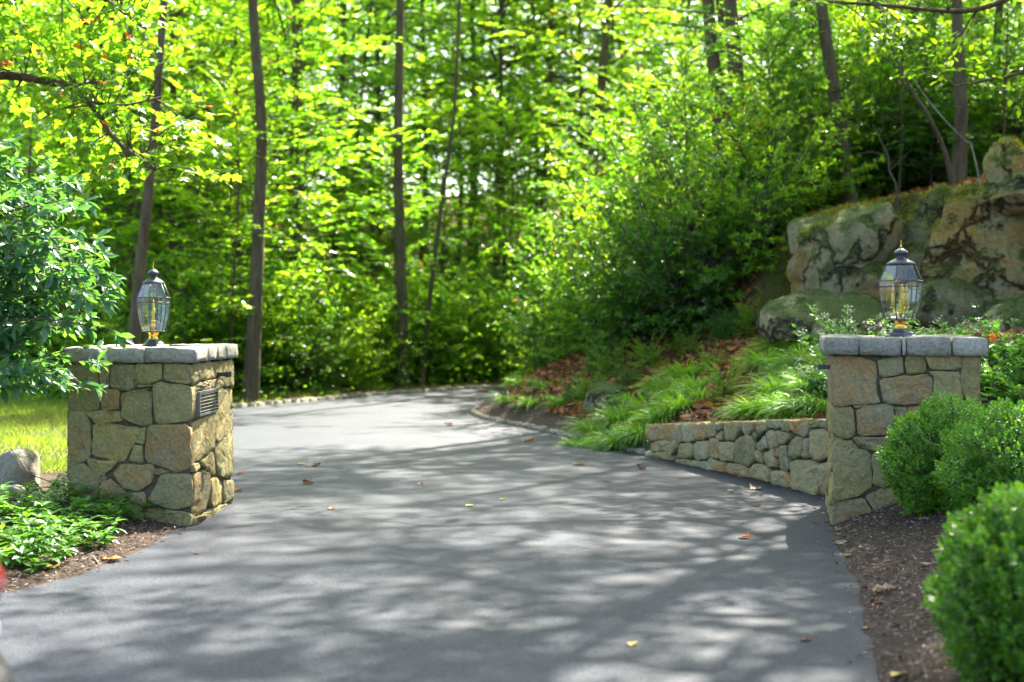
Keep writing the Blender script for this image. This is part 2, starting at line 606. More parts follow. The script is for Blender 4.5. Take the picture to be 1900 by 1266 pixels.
M['lawn'] = leaf_mat('lawn_grass', [(0.09, 0.15, 0.015), (0.17, 0.21, 0.02), (0.28, 0.27, 0.07)],
                     [(0.22, 0.4, 0.02), (0.34, 0.48, 0.03), (0.44, 0.46, 0.08)], 0.5, 0.45)
M['moss_mat'] = leaf_mat('rock_moss', [(0.06, 0.075, 0.008), (0.13, 0.14, 0.012), (0.22, 0.20, 0.015)],
                         [(0.12, 0.15, 0.01), (0.24, 0.25, 0.015), (0.38, 0.34, 0.02)], 0.7, 0.4)
M['pale_bloom'] = leaf_mat('pale_bloom', [(0.45, 0.48, 0.30), (0.62, 0.62, 0.45), (0.72, 0.7, 0.55)],
                           [(0.4, 0.45, 0.2), (0.5, 0.5, 0.3), (0.6, 0.58, 0.4)], 0.6, 0.4)
M['orange_bloom'] = leaf_mat('orange_bloom', [(0.6, 0.16, 0.02), (0.7, 0.25, 0.03)], [(0.6, 0.2, 0.02), (0.7, 0.3, 0.03)], 0.6, 0.4)
M['litter'] = litter_mat('dry_leaves', [(0.07, 0.035, 0.018), (0.16, 0.065, 0.022), (0.34, 0.12, 0.03), (0.5, 0.2, 0.045), (0.24, 0.13, 0.06)])
M['mulch'] = litter_mat('bark_chips', [(0.045, 0.03, 0.022), (0.08, 0.055, 0.04), (0.14, 0.098, 0.07), (0.22, 0.16, 0.12), (0.36, 0.29, 0.23)])

# ------------------------------------------------------------------ layout: the driveway outline
right_edge = [(1.2, 3.2), (1.65, 6.25), (2.04, 8.28), (2.46, 10.9), (2.70, 12.0), (2.80, 12.7), (1.60, 16.35), (1.02, 17.97), (0.38, 20.1),
              (-0.2, 21.65), (-0.50, 22.6), (-0.66, 23.4), (-0.69, 24.2), (-0.60, 25.2), (-0.28, 26.6), (0.55, 28.1), (1.7, 29.9), (3.4, 32.5), (6.2, 36.5)]
far_edge = [(4.2, 41.0), (2.4, 37.0), (1.5, 34.6), (0.44, 33.0), (-0.97, 32.0), (-2.26, 30.4), (-3.5, 28.1), (-4.45, 26.4), (-5.1, 24.9), (-5.35, 23.3), (-5.25, 21.6)]
left_edge = [(-4.75, 19.2), (-3.95, 16.2), (-2.95, 13.3), (-2.52, 12.2), (-2.50, 10.95), (-2.64, 9.18), (-2.95, 8.28), (-3.7, 7.35), (-5.2, 6.4), (-9.0, 5.6), (-40, 5.0)]
near_edge = [(-40, -12), (40, -12), (40, 2.4), (6, 2.6), (2.2, 2.75)]


def dens(pts, n):
    return [tuple(p) for p in spline([(a, b, 0) for a, b in pts], n)[:, :2]]


road_poly, road_tag = [], []
rge = np.random.default_rng(77)
rag = lambda P, a=0.018: [(x + rge.normal() * a, y) for x, y in P]
for nm, pts in (('R', rag(dens(right_edge[:6], 70)) + dens(right_edge[6:], 40)), ('F', dens(far_edge, 36)), ('L', dens(left_edge[:5], 16) + rag(dens(left_edge[4:9], 50)[1:]) + left_edge[9:]), ('N', near_edge)):
    for p in pts:
        road_poly.append(p)
        road_tag.append(nm)
RP = np.array(road_poly)
WALL_A, WALL_B = np.array([2.80, 12.7]), np.array([1.60, 16.35])
WALL_ZA, WALL_ZB = 0.70, 0.385


def road_dist(x, y):
    """Signed distance outside the driveway, and the side letter of the nearest edge."""
    x = np.atleast_1d(np.asarray(x, float)).ravel()
    y = np.atleast_1d(np.asarray(y, float)).ravel()
    best = np.full(x.shape, 1e9)
    bi = np.zeros(x.shape, int)
    inside = np.zeros(x.shape, bool)
    n = len(RP)
    for i in range(n):
        a, b = RP[i], RP[(i + 1) % n]
        d = b - a
        L2 = d @ d + 1e-12
        t = np.clip(((x - a[0]) * d[0] + (y - a[1]) * d[1]) / L2, 0, 1)
        dd = np.hypot(x - a[0] - t * d[0], y - a[1] - t * d[1])
        m = dd < best
        best[m] = dd[m]
        bi[m] = i
        c = (a[1] > y) != (b[1] > y)
        with np.errstate(divide='ignore', invalid='ignore'):
            xi = a[0] + (y - a[1]) * d[0] / (d[1] if abs(d[1]) > 1e-12 else 1e-12)
        inside ^= c & (x < xi)
    tags = np.array(road_tag)[bi]
    return np.where(inside, -best, best), tags


def sstep(a, b, v):
    t = np.clip((v - a) / (b - a), 0, 1)
    return t * t * (3 - 2 * t)


def vnoise(x, y, s, seed=0):
    x = np.asarray(x) * s + seed * 17.3
    y = np.asarray(y) * s + seed * 9.1
    return (np.sin(x * 1.3 + 1.7 * np.sin(y * 0.9)) + np.sin(y * 1.7 + 1.3 * np.sin(x * 1.1 + 2)) + np.sin((x + y) * 0.8 + 0.5)) / 3


def ground_h(x, y):
    shp = np.shape(x)
    x = np.atleast_1d(np.asarray(x, float)).ravel()
    y = np.atleast_1d(np.asarray(y, float)).ravel()
    s, tg = road_dist(x, y)
    so = np.maximum(s, 0)
    h = np.where(s < 0, np.maximum(-0.35, 0.25 * s), 0.02 + 0.02 * so)
    # lawn and bed to the left
    Lm = (tg == 'L') & (s > 0)
    h = np.where(Lm, 0.16 * (1 - np.exp(-so / 0.9)) + 0.012 * so + 0.03 * vnoise(x, y, 1.2) * sstep(0.1, 1, so), h)
    # woods beyond the bend
    Fm = (tg == 'F') & (s > 0)
    h = np.where(Fm, 0.10 * (1 - np.exp(-so / 0.3)) + 0.15 * vnoise(x, y, 0.4) * sstep(1, 5, so) + 0.06 * np.maximum(so - 14, 0) + 0.16 * np.clip(so - 26, 0, 60), h)
    # bank to the right
    Rm = ((tg == 'R') | ((tg == 'N') & (x > 1))) & (s > 0)
    nearslope = 0.36 * so
    farslope = 3.6 * (1 - np.exp(-so / 6.0))
    w = sstep(11.0, 15.0, y)
    g = nearslope * (1 - w) + farslope * w
    g = np.minimum(g, 3.0 + 0.10 * so) + 0.16 * np.clip(so - 26, 0, 60) * sstep(30, 45, y)
    ab = WALL_B - WALL_A
    t = ((x - WALL_A[0]) * ab[0] + (y - WALL_A[1]) * ab[1]) / (ab @ ab)
    tc = np.clip(t, 0, 1)
    wd = np.hypot(x - WALL_A[0] - tc * ab[0], y - WALL_A[1] - tc * ab[1])
    top = WALL_ZA * (1 - tc) + WALL_ZB * tc - 0.27
    infl = np.exp(-np.maximum(wd - 0.2, 0) / 2.5) * sstep(1.35, 0.95, t) * sstep(-0.45, -0.02, t)
    base = top * infl * sstep(0.10, 0.24, so)
    # the ledge of rock: a plateau standing behind it
    lx = np.array([3.55, 19.4])
    ldir = np.array([0.96, -0.27])
    ln = np.array([0.27, 0.96])
    u = (x - lx[0]) * ldir[0] + (y - lx[1]) * ldir[1]
    vv = (x - lx[0]) * ln[0] + (y - lx[1]) * ln[1]
    hr = base + g
    uc = np.clip(u, 0, 9)
    infront = np.minimum(hr, 1.22 + 0.05 * uc)
    plateau = np.maximum(hr, 2.95 + 0.20 * uc + 0.07 * np.clip(vv - 1, 0, 12))
    wl_ = sstep(-1.2, 0.5, u) * sstep(13.0, 14.5, y)
    led = infront * (1 - sstep(0.35, 1.5, vv)) + plateau * sstep(0.35, 1.5, vv)
    hr = hr * (1 - wl_) + led * wl_
    hr = hr + 0.06 * vnoise(x, y, 1.1) * sstep(0.3, 2, so)
    hr = hr + 0.018 * np.minimum(so / 0.15, 1)
    h = np.where(Rm, hr, h)
    return h.reshape(shp) if shp else float(h[0])


def gz(x, y):
    return float(ground_h(float(x), float(y)))


# ------------------------------------------------------------------ the ground and the driveway
def axis(lo, hi, f0, f1, fine, coarse):
    a = np.arange(f0, f1 + 1e-6, fine)
    l = f0 - np.cumsum(np.geomspace(fine, coarse, 24))
    l = l[l > lo]
    r = f1 + np.cumsum(np.geomspace(fine, coarse, 24))
    r = r[r < hi]
    return np.concatenate([[lo], l[::-1], a, r, [hi]])


gx = axis(-260, 260, -9, 11, 0.14, 40)
gy = axis(-120, 420, 4, 34, 0.16, 50)
GX, GY = np.meshgrid(gx, gy)
GZ = ground_h(GX, GY)
nx, ny = len(gx), len(gy)
idx = np.arange(nx * ny).reshape(ny, nx)
F = np.stack([idx[:-1, :-1], idx[:-1, 1:], idx[1:, 1:], idx[1:, :-1]], -1).reshape(-1, 4)
gm = build_mesh("ground", np.stack([GX, GY, GZ], -1).reshape(-1, 3), F, True)
sd, tg = road_dist(GX, GY)
xx, yy = GX.ravel(), GY.ravel()
zone = np.zeros((nx * ny, 4), np.float32)
zone[:, 3] = 1
lawn_m = (((tg == 'L') | (tg == 'F')) & (xx > -24) & (xx < -3)) * sstep(12.2, 13.2, yy) * sstep(30.5, 29.5, yy) * sstep(-5.0, -5.8, xx + np.where(yy < 22, 3.0, 0.0)) * sstep(0.0, 0.2, sd)
zone[:, 0] = lawn_m
zone[:, 1] = np.where((tg == 'R'), sstep(13.5, 15.5, yy) * sstep(0.5, 1.0, sd), 0) + np.where(tg == 'F', 0.75, 0) * (1 - lawn_m) + np.where((tg == 'L') & (yy > 27.5), .6, 0) * (1 - lawn_m)
lvv = (xx - 3.55) * 0.27 + (yy - 19.4) * 0.96
zone[:, 2] = np.where(tg == 'F', sstep(12, 24, sd) * 0.9, 0) + np.where(tg == 'R', sstep(-0.6, 0.2, lvv) * sstep(3, 4, xx) * sstep(3.2, 2.2, lvv) * 0.85, 0)
ca = gm.color_attributes.new("zone", 'FLOAT_COLOR', 'POINT')
ca.data.foreach_set("color", zone.ravel())
ground = obj("ground", gm, M['ground'])
ground['kind'] = 'structure'

bm = bmesh.new()
bm.faces.new([bm.verts.new((x, y, 0.0)) for x, y in road_poly])
bmesh.ops.triangulate(bm, faces=bm.faces[:])
rm = bpy.data.meshes.new("driveway")
bm.to_mesh(rm)
bm.free()
for p in rm.polygons:
    if p.normal.z < 0:
        rm.flip_normals()
        break
road = obj("driveway", rm, M['asphalt'])
road['kind'] = 'structure'


# ------------------------------------------------------------------ stonework
def chaikin(P, it=1, q=0.2):
    for _ in range(it):
        Q = np.roll(P, -1, 0)
        P = np.stack([P * (1 - q) + Q * q, P * q + Q * (1 - q)], 1).reshape(-1, 2)
    return P


def stone_mesh(poly, depth=0.10, bulge=0.013, gap=-0.0035, rg=rng):
    """A fieldstone with the outline poly (in face metres); returns mesh verts (u, n, z), n pointing out of the wall."""
    P = np.array(poly, float)
    area = 0.5 * np.sum(P[:, 0] * np.roll(P[:, 1], -1) - np.roll(P[:, 0], -1) * P[:, 1])
    if area < 0:
        P = P[::-1]
    P = chaikin(P, 1, 0.10)
    seg = np.linalg.norm(np.roll(P, -1, 0) - P, axis=1)
    out = []
    for i, p in enumerate(P):
        q = P[(i + 1) % len(P)]
        k = max(1, int(round(seg[i] / 0.07)))
        for j in range(k):
            out.append(p + (q - p) * j / k)
    P = np.array(out)
    c = P.mean(0)
    rad = np.linalg.norm(P - c, axis=1).mean()
    P = P + rg.normal(size=P.shape) * 0.0045
    P = c + (P - c) * (1 - gap / rad)
    n = len(P)
    tilt = rg.normal(size=2) * 0.05
    V = []
    prof = [(1.0, -depth), (1.0, -0.006), (0.992, 0.006), (1 - 0.014 / rad if rad > 0.06 else 0.9, bulge * 0.85), (0.62, bulge * 1.0), (0.3, bulge * 1.1)]
    for k, (s_, z) in enumerate(prof):
        Q = c + (P - c) * s_
        zz = np.full(n, z)
        if k >= 2:
            ph = rg.uniform(0, 6, 3)
            zz = zz + (Q - c) @ tilt + bulge * (0.22 * np.sin(Q[:, 0] * 31 + ph[0]) + 0.22 * np.sin(Q[:, 1] * 27 + ph[1])) + rg.normal(size=n) * bulge * 0.22
        V.append(np.stack([Q[:, 0], zz, Q[:, 1]], -1))
    V.append(np.array([[c[0], bulge * 1.1, c[1]]]))
    V = np.vstack(V)
    F = []
    for k in range(len(prof) - 1):
        for i in range(n):
            j = (i + 1) % n
            F.append((k * n + i, k * n + j, (k + 1) * n + j))
            F.append((k * n + i, (k + 1) * n + j, (k + 1) * n + i))
    L = (len(prof) - 1) * n
    for i in range(n):
        F.append((L + i, L + (i + 1) % n, len(V) - 1))
    return V, np.array(F), c


def lay_stone(poly, origin, udir, ndir, parent, mat, name="stone", **kw):
    """Sets one stone into a wall face whose u axis is udir and outward normal is ndir (parent-local)."""
    V, F, c = stone_mesh(poly, **kw)
    V = V - np.array([c[0], 0, c[1]])
    u = np.array([udir[0], udir[1], 0.0])
    nn = np.array([ndir[0], ndir[1], 0.0])
    W = V[:, :1] * u + V[:, 1:2] * nn + V[:, 2:3] * np.array([0, 0, 1.0])
    me = build_mesh(name, W, F, True)
    # outward winding
    if np.cross(u, np.array([0, 0, 1.0])) @ nn < 0:
        me.flip_normals()
    loc = np.array([origin[0], origin[1], 0]) + u * c[0] + np.array([0, 0, c[1]])
    return obj(name, me, mat, parent, loc)


def random_courses(w, h, rg, zlo=-0.06):
    """Irregular fieldstone outlines filling w by h (for faces turned away from the photograph)."""
    out = []
    z = zlo
    while z < h - 0.05:
        ch = rg.uniform(0.16, 0.3)
        if h - z - ch < 0.12:
            ch = h - z
        u = 0.0
        while u < w - 0.02:
            cw = rg.uniform(0.16, 0.42)
            if w - u - cw < 0.12:
                cw = w - u
            j = lambda: rg.normal() * 0.012
            if ch > 0.24 and cw < 0.3 and rg.random() < 0.5:
                m = z + ch * rg.uniform(0.4, 0.6)
                out.append([(u, z), (u + cw, z), (u + cw, m + j()), (u, m + j())])
                out.append([(u, m + .005), (u + cw, m + .005), (u + cw, z + ch), (u, z + ch)])
            else:
                out.append([(u + j() * (u > 0), z), (u + cw, z + j()), (u + cw, z + ch), (u + cw / 2, z + ch + j()), (u, z + ch + j() * .5)])
            u += cw
        z += ch
    return out


def rough_block(sx, sy, sz, rg, amp=0.008, rnd=0.012, seg=(5, 4, 3)):
    """A split-faced block, verts centred on its base centre."""
    bm = bmesh.new()
    bmesh.ops.create_cube(bm, size=1.0)
    nx_, ny_, nz_ = seg
    es = lambda ax: [e for e in bm.edges if abs((e.verts[0].co - e.verts[1].co)[ax]) > 1e-4]
    for ax, n_ in enumerate(seg):
        bmesh.ops.subdivide_edges(bm, edges=es(ax), cuts=n_ - 1, use_grid_fill=True)
    off = Vector(rg.uniform(-50, 50, 3))
    for v in bm.verts:
        p = v.co.copy()
        q = Vector((p.x * sx, p.y * sy, p.z * sz))
        # ease the corners
        ex = [abs(p[i]) > 0.499 for i in range(3)]
        k = sum(ex)
        if k >= 2:
            for i in range(3):
                if ex[i]:
                    q[i] -= math.copysign(rnd * (0.6 if k == 2 else 1.0), p[i])
        d = mnoise.noise_vector(q * 30 + off) * amp * 0.5 + mnoise.noise_vector(q * 12 + off) * amp * 0.8 + mnoise.noise_vector(q * 4 + off) * amp * 1.2
        q += d
        q.z += sz / 2
        v.co = q
    bmesh.ops.triangulate(bm, faces=bm.faces[:])
    me = bpy.data.meshes.new("block")
    bm.to_mesh(me)
    bm.free()
    me.polygons.foreach_set("use_smooth", [True] * len(me.polygons))
    return me


def face_coords(P0, P1, zoom, org, scale):
    """Turns points noted on an enlarged view of the photograph into metres on the wall face P0-P1."""
    P0, P1 = np.array(P0, float), np.array(P1, float)
    L = np.linalg.norm(P1 - P0)
    d = (P1 - P0) / L
    out = []
    for zx, zy in zoom:
        r = ray(org[0] + zx / scale, org[1] + zy / scale)
        k = r[0] / r[1]
        # P0 + d*t with x = k*y
        t = (k * P0[1] - P0[0]) / (d[0] - k * d[1])
        y = P0[1] + d[1] * t
        z = CAM_H + r[2] * y / r[1]
        out.append((t, z))
    return out, d, L


LP_FRONT = [
 [(112,505),(238,505),(245,705),(180,712),(112,708)], [(240,505),(292,505),(292,612),(248,615)], [(295,505),(400,505),(410,600),(375,628),(295,615)],
 [(403,505),(515,505),(518,570),(470,592),(412,592)], [(520,505),(645,505),(645,597),(530,577)], [(248,618),(330,618),(335,700),(255,705)],
 [(335,640),(400,620),(470,612),(475,770),(430,775),(350,740)], [(478,600),(505,585),(645,600),(646,755),(490,768)],
 [(180,715),(250,708),(345,712),(345,755),(240,772)], [(112,712),(180,714),(205,765),(208,900),(185,930),(112,935)],
 [(222,775),(260,760),(420,785),(400,850),(350,935),(215,905)], [(420,785),(450,785),(440,855),(402,850)], [(398,858),(435,862),(435,935),(370,928)],
 [(452,785),(470,770),(640,768),(642,960),(585,975),(440,930)], [(190,915),(330,930),(270,995),(240,990),(200,950)],
 [(112,940),(180,938),(248,990),(240,1080),(200,1115),(112,1115)], [(305,985),(345,940),(470,942),(490,970),(470,1020),(420,1058),(340,1040)],
 [(490,965),(525,965),(520,985),(495,990)], [(250,1030),(295,1000),(365,1070),(340,1108),(250,1100)], [(372,1065),(440,1068),(445,1128),(375,1105)],
 [(455,1105),(520,980),(645,985),(648,1120),(560,1140)], [(112,1120),(200,1120),(205,1240),(112,1240)],
 [(205,1118),(250,1105),(400,1112),(435,1130),(437,1245),(205,1245)], [(440,1135),(560,1142),(645,1160),(645,1250),(440,1250)],
 [(415,596),(476,594),(478,604),(415,608)], [(245,1000),(278,998),(272,1022),(248,1027)], [(525,965),(585,978),(520,982)]]
LP_SIDE = [
 [(650,508),(680,500),(680,575),(650,595)],
 [(682,500),(770,496),(772,560),(740,570),(680,575)], [(772,494),(822,490),(822,600),(785,605),(772,570)],
 [(650,600),(740,572),(775,575),(780,603),(735,615),(655,625)], [(648,632),(735,620),(735,720),(655,745),(648,700)],
 [(737,620),(780,608),(795,625),(760,690),(738,700)], [(797,615),(822,608),(822,815),(800,815),(742,850),(738,705),(770,690)],
 [(650,760),(738,718),(738,845),(733,870),(680,930),(650,925)], [(740,860),(800,818),(824,830),(825,985),(800,1005),(760,985)],
 [(685,930),(735,880),(755,985),(740,990),(690,955)], [(690,965),(715,985),(720,1080),(700,1150),(655,1165),(648,1130),(685,1060)],
 [(650,940),(680,935),(686,960),(650,975)], [(720,1010),(755,1000),(785,1030),(780,1110),(720,1130)], [(787,1010),(825,1010),(825,1100),(785,1115)],
 [(648,985),(688,975),(684,1055),(650,1110)],
 [(650,1172),(700,1155),(720,1135),(780,1118),(822,1106),(822,1150),(700,1190),(650,1215)]]
RP_FRONT = [
 [(135,525),(240,525),(315,545),(322,680),(335,715),(175,728),(136,730)], [(320,545),(425,525),(430,600),(330,612)], [(435,520),(515,520),(522,590),(440,598)],
 [(517,520),(665,515),(668,560),(640,585),(530,578)], [(668,520),(738,520),(738,710),(690,715),(665,660),(662,600)],
 [(330,617),(525,597),(545,620),(552,725),(380,718),(345,710)], [(530,588),(660,588),(672,715),(558,722),(548,610)],
 [(136,735),(225,730),(235,845),(200,862),(139,850)], [(240,742),(290,724),(385,722),(390,845),(245,848)], [(388,735),(440,738),(438,790),(392,800)],
 [(442,735),(560,728),(560,800),(442,795)], [(392,805),(440,797),(560,805),(450,850),(392,850)], [(225,855),(390,855),(392,905),(330,915),(250,895)],
 [(142,868),(220,868),(250,900),(295,905),(302,1060),(240,1095),(146,1108)], [(305,917),(350,910),(385,960),(387,1035),(345,1062),(305,1045)],
 [(147,1112),(270,1102),(300,1150),(300,1265),(148,1265)], [(275,1100),(330,1067),(400,1057),(435,1100),(430,1250),(305,1250),(305,1152)],
 [(565,728),(738,720),(738,860),(565,850)], [(400,860),(560,850),(560,1000),(395,1000)], [(565,860),(738,865),(738,1040),(565,1030)],
 [(392,1010),(560,1010),(560,1100),(440,1095)], [(230,716),(278,716),(275,728),(230,732)], [(565,1040),(738,1050),(738,1200),(440,1200),(440,1105)]]
WALL_ST = [
 [(115,235),(240,232),(245,370),(160,400),(118,380)], [(245,235),(370,232),(385,380),(310,390),(232,375)], [(380,240),(436,235),(430,400),(390,400)],
 [(440,235),(550,230),(535,400),(445,410)], [(552,230),(650,225),(680,370),(560,390),(545,300)], [(655,225),(730,222),(745,340),(690,365)],
 [(735,225),(805,222),(800,290),(745,295)], [(810,220),(980,215),(985,290),(930,390),(830,380),(805,300)], [(985,215),(1105,210),(1100,300),(1030,345),(985,280)],
 [(1110,210),(1200,208),(1230,290),(1150,335),(1110,290)], [(1205,205),(1345,200),(1350,255),(1300,280),(1230,270)], [(1347,200),(1440,198),(1430,315),(1380,300),(1347,258)],
 [(1445,198),(1600,195),(1600,300),(1570,345),(1490,320),(1445,300)], [(1605,195),(1720,192),(1715,255),(1640,270),(1610,250)], [(1722,196),(1805,192),(1808,270),(1730,270)],
 [(125,410),(220,385),(395,397),(395,470),(350,520),(300,480),(200,500),(130,490)], [(130,500),(205,505),(290,482),(375,545),(378,595),(250,575),(130,550)],
 [(400,420),(510,412),(537,450),(540,545),(470,558),(380,540)], [(532,420),(560,397),(688,390),(682,560),(570,570),(543,545)], [(690,370),(775,365),(775,560),(690,548)],
 [(782,400),(925,405),(905,575),(790,575)], [(925,400),(990,347),(1080,347),(1115,410),(1110,560),(1040,640),(905,590),(915,520)],
 [(1125,430),(1200,337),(1235,460),(1160,480),(1130,465)], [(1208,310),(1270,282),(1305,320),(1328,450),(1247,465),(1236,420)], [(1300,290),(1440,325),(1410,405),(1332,430),(1312,330)],
 [(1420,440),(1490,340),(1560,367),(1545,530),(1470,560),(1425,530)], [(1610,290),(1800,275),(1805,520),(1720,590),(1630,540),(1605,380)],
 [(1563,380),(1603,370),(1610,550),(1545,560)], [(1185,490),(1290,470),(1310,560),(1330,640),(1220,640),(1182,560)],
 [(1345,440),(1400,425),(1420,560),(1430,650),(1370,690),(1332,620),(1345,540)], [(1100,302),(1150,340),(1120,392),(1085,345)], [(745,345),(800,300),(806,375),(782,395)],
 [(1115,480),(1180,490),(1180,600),(1113,565)], [(385,560),(430,562),(430,605),(385,598)], [(435,562),(500,565),(500,620),(435,610)], [(505,580),(660,580),(660,660),(505,625)],
 [(665,600),(700,552),(790,580),(855,600),(850,690),(665,660)], [(860,597),(930,605),(1058,650),(1060,740),(857,695)], [(1062,650),(1100,605),(1180,605),(1250,660),(1245,780),(1065,740)],
 [(1252,680),(1330,660),(1425,695),(1440,825),(1250,785)], [(1435,600),(1480,567),(1620,572),(1698,620),(1700,905),(1448,830)], [(1702,612),(1800,585),(1820,640),(1820,935),(1705,905)],
 [(1130,480),(1170,485),(1290,465),(1190,488)], [(1238,470),(1330,455),(1345,535),(1300,540),(1290,470)]]


def stone_pillar(label, P_front, side_depth, front, side, org, scale, sidevis, zcap0, zcap1, group):
    """Squared gate pillar of fieldstone; P_front = its two front ground corners, left to right."""
    P0, P1 = np.array(P_front[0]), np.array(P_front[1])
    d = (P1 - P0) / np.linalg.norm(P1 - P0)
    W = np.linalg.norm(P1 - P0)
    back = np.array([-d[1], d[0]])
    t = thing("stone_pillar", label, "pillar", (P0[0], P0[1], 0), math.atan2(d[1], d[0]), group)
    D = side_depth
    mb = MB()
    ins = 0.011
    mb.box((W / 2, D / 2, (zcap0 - 0.15) / 2 + 0.004), (W - 2 * ins, D - 2 * ins, zcap0 + 0.15 - 0.01))
    mb.build("mortar", M['mortar'], t)
    for z in front:
        q, _, _ = face_coords(P0, P1, z, org, scale)
        q = [(min(max(a, 0.0), W), b) for a, b in q]
        lay_stone(q, (0, 0), (1, 0), (0, -1), t, M['pillar_stone'])
    rg = np.random.default_rng(3)
    # right face (u runs back from the front right corner)
    if side:
        q0 = P1
        q1 = P1 + back * D
        for z in side:
            q, _, _ = face_coords(q0, q1, z, org, scale)
            q = [(min(max(a, 0.0), D), b) for a, b in q]
            lay_stone(q, (W, 0), (0, 1), (1, 0), t, M['pillar_stone'], depth=0.08)
    else:
        for q in random_courses(D, zcap0, rg):
            lay_stone(q, (W, 0), (0, 1), (1, 0), t, M['pillar_stone'], depth=0.08, rg=rg)
    for q in random_courses(D, zcap0, rg):
        lay_stone(q, (0, D), (0, -1), (-1, 0), t, M['pillar_stone'], depth=0.08, rg=rg)
    for q in random_courses(W, zcap0, rg):
        lay_stone(q, (W, D), (-1, 0), (0, 1), t, M['pillar_stone'], depth=0.08, rg=rg)
    return t, W, D


def cap_row(t, x0, x1, y0, y1, z0, z1, cuts, along, rg):
    """A row of rough cap stones; cuts are fractions along the row."""
    fr = [0.0] + cuts + [1.0]
    for a, b in zip(fr[:-1], fr[1:]):
        g_ = 0.006
        if along == 'x':
            xa, xb = x0 + (x1 - x0) * a, x0 + (x1 - x0) * b
            sx, sy, c = xb - xa - g_, y1 - y0 - g_, ((xa + xb) / 2, (y0 + y1) / 2)
        else:
            ya, yb = y0 + (y1 - y0) * a, y0 + (y1 - y0) * b
            sx, sy, c = x1 - x0 - g_, yb - ya - g_, ((x0 + x1) / 2, (ya + yb) / 2)
        me = rough_block(sx, sy, z1 - z0 + rg.normal() * 0.004, rg, 0.009, 0.005, (max(2, int(sx / 0.06)), max(2, int(sy / 0.08)), 3))
        obj("cap_stone", me, M['cap_stone'], t, (c[0], c[1], z0))


rgc = np.random.default_rng(21)
# left pillar
LP0, LP1 = at(128, 900, 10.93)[:2], at(355, 900, 10.9)[:2]
lp, LW, LD = stone_pillar("fieldstone gate pillar with a louvred light on its side, under the leafy shrub", (LP0, LP1), 1.38, LP_FRONT, LP_SIDE, (80, 460), 2.345, True, 1.258, 1.375, "stone gate pillars")
ov = 0.045
Z0, Z1 = 1.255, 1.372
cap_row(lp, -ov, LW + ov, -ov, 0.36, Z0, Z1, [0.30, 0.62], 'x', rgc)
cap_row(lp, LW - 0.36, LW + ov, 0.36, LD + ov, Z0, Z1, [0.28, 0.6], 'y', rgc)
cap_row(lp, -ov, 0.34, 0.36, LD + ov, Z0, Z1, [0.45], 'y', rgc)
cap_row(lp, 0.34, LW - 0.36, 0.36, LD + ov, Z0, Z1 - 0.006, [0.5], 'y', rgc)
# right pillar
RP0 = at(1545, 900, 10.9)[:2]
ang = R(-11)
RP1 = RP0 + np.array([math.cos(ang), math.sin(ang)]) * 1.077
rp, RW, RD = stone_pillar("fieldstone gate pillar joined to the low wall, beside the boxwood bushes", (RP0, RP1), 1.35, RP_FRONT, None, (1480, 420), 2.183, False, 1.315, 1.46, "stone gate pillars")
Z0, Z1 = 1.312, 1.452
cap_row(rp, -0.07, RW + 0.06, -0.06, 0.34, Z0, Z1, [0.215, 0.475, 0.505, 0.78], 'x', rgc)
cap_row(rp, RW - 0.34, RW + 0.06, 0.34, RD + 0.05, Z0, Z1, [0.5], 'y', rgc)
cap_row(rp, -0.07, 0.34, 0.34, RD + 0.05, Z0, Z1, [0.4], 'y', rgc)
cap_row(rp, 0.34, RW - 0.34, 0.34, RD + 0.05, Z0, Z1 - 0.006, [0.5], 'y', rgc)
# hinge pins left in both pillars
mb = MB()
mb.box((LW + 0.05, 0.80, 1.135), (0.14, 0.05, 0.034))
mb.box((LW + 0.105, 0.80, 1.135), (0.03, 0.075, 0.045))
mb.build("bracket", M['black_metal'], lp)
mb = MB()
mb.box((-0.04, 0.25, 1.215), (0.13, 0.05, 0.034))
mb.box((-0.095, 0.25, 1.215), (0.03, 0.07, 0.045))
mb.build("bracket", M['black_metal'], rp)
# louvred light in the side of the left pillar
q, _, _ = face_coords(LP1, LP1 + np.array([0, 1.0]), [(660, 627), (732, 712)], (80, 460), 2.345)
(ua, za), (ub, zb) = q
mb = MB()
fw = 0.018
cu, cz, su, sz = (ua + ub) / 2, (za + zb) / 2, ub - ua, za - zb
for (c, s) in (((cu, za - fw / 2), (su, fw)), ((cu, zb + fw / 2), (su, fw)), ((ua + fw / 2, cz), (fw, sz - 2 * fw - .002)), ((ub - fw / 2, cz), (fw, sz - 2 * fw - .002))):
    mb.box((LW + 0.020, c[0], c[1]), (0.034, s[0], s[1]))
lv = mb.build("louvre_panel", M['steel'], lp)
mb = MB()
mb.box((LW + 0.009, cu, cz), (0.010, su - 2 * fw, sz - 2 * fw))
mb.build("backing", M['black_metal'], lv)
sl = None
for k in range(6):
    zz = zb + fw + (sz - 2 * fw) * (k + 0.5) / 6
    if sl is None:
        mb = MB()
        mb.box((0, 0, 0), (0.020, su - 2 * fw - 0.004, 0.004), Matrix.Rotation(R(-35), 3, 'Y'))
        sl = mb.mesh("slat")
    obj("slat", sl, M['steel'], lv, (LW + 0.026, cu, zz))

# low wall
wd_ = (WALL_B - WALL_A) / np.linalg.norm(WALL_B - WALL_A)
WL = np.linalg.norm(WALL_B - WALL_A)
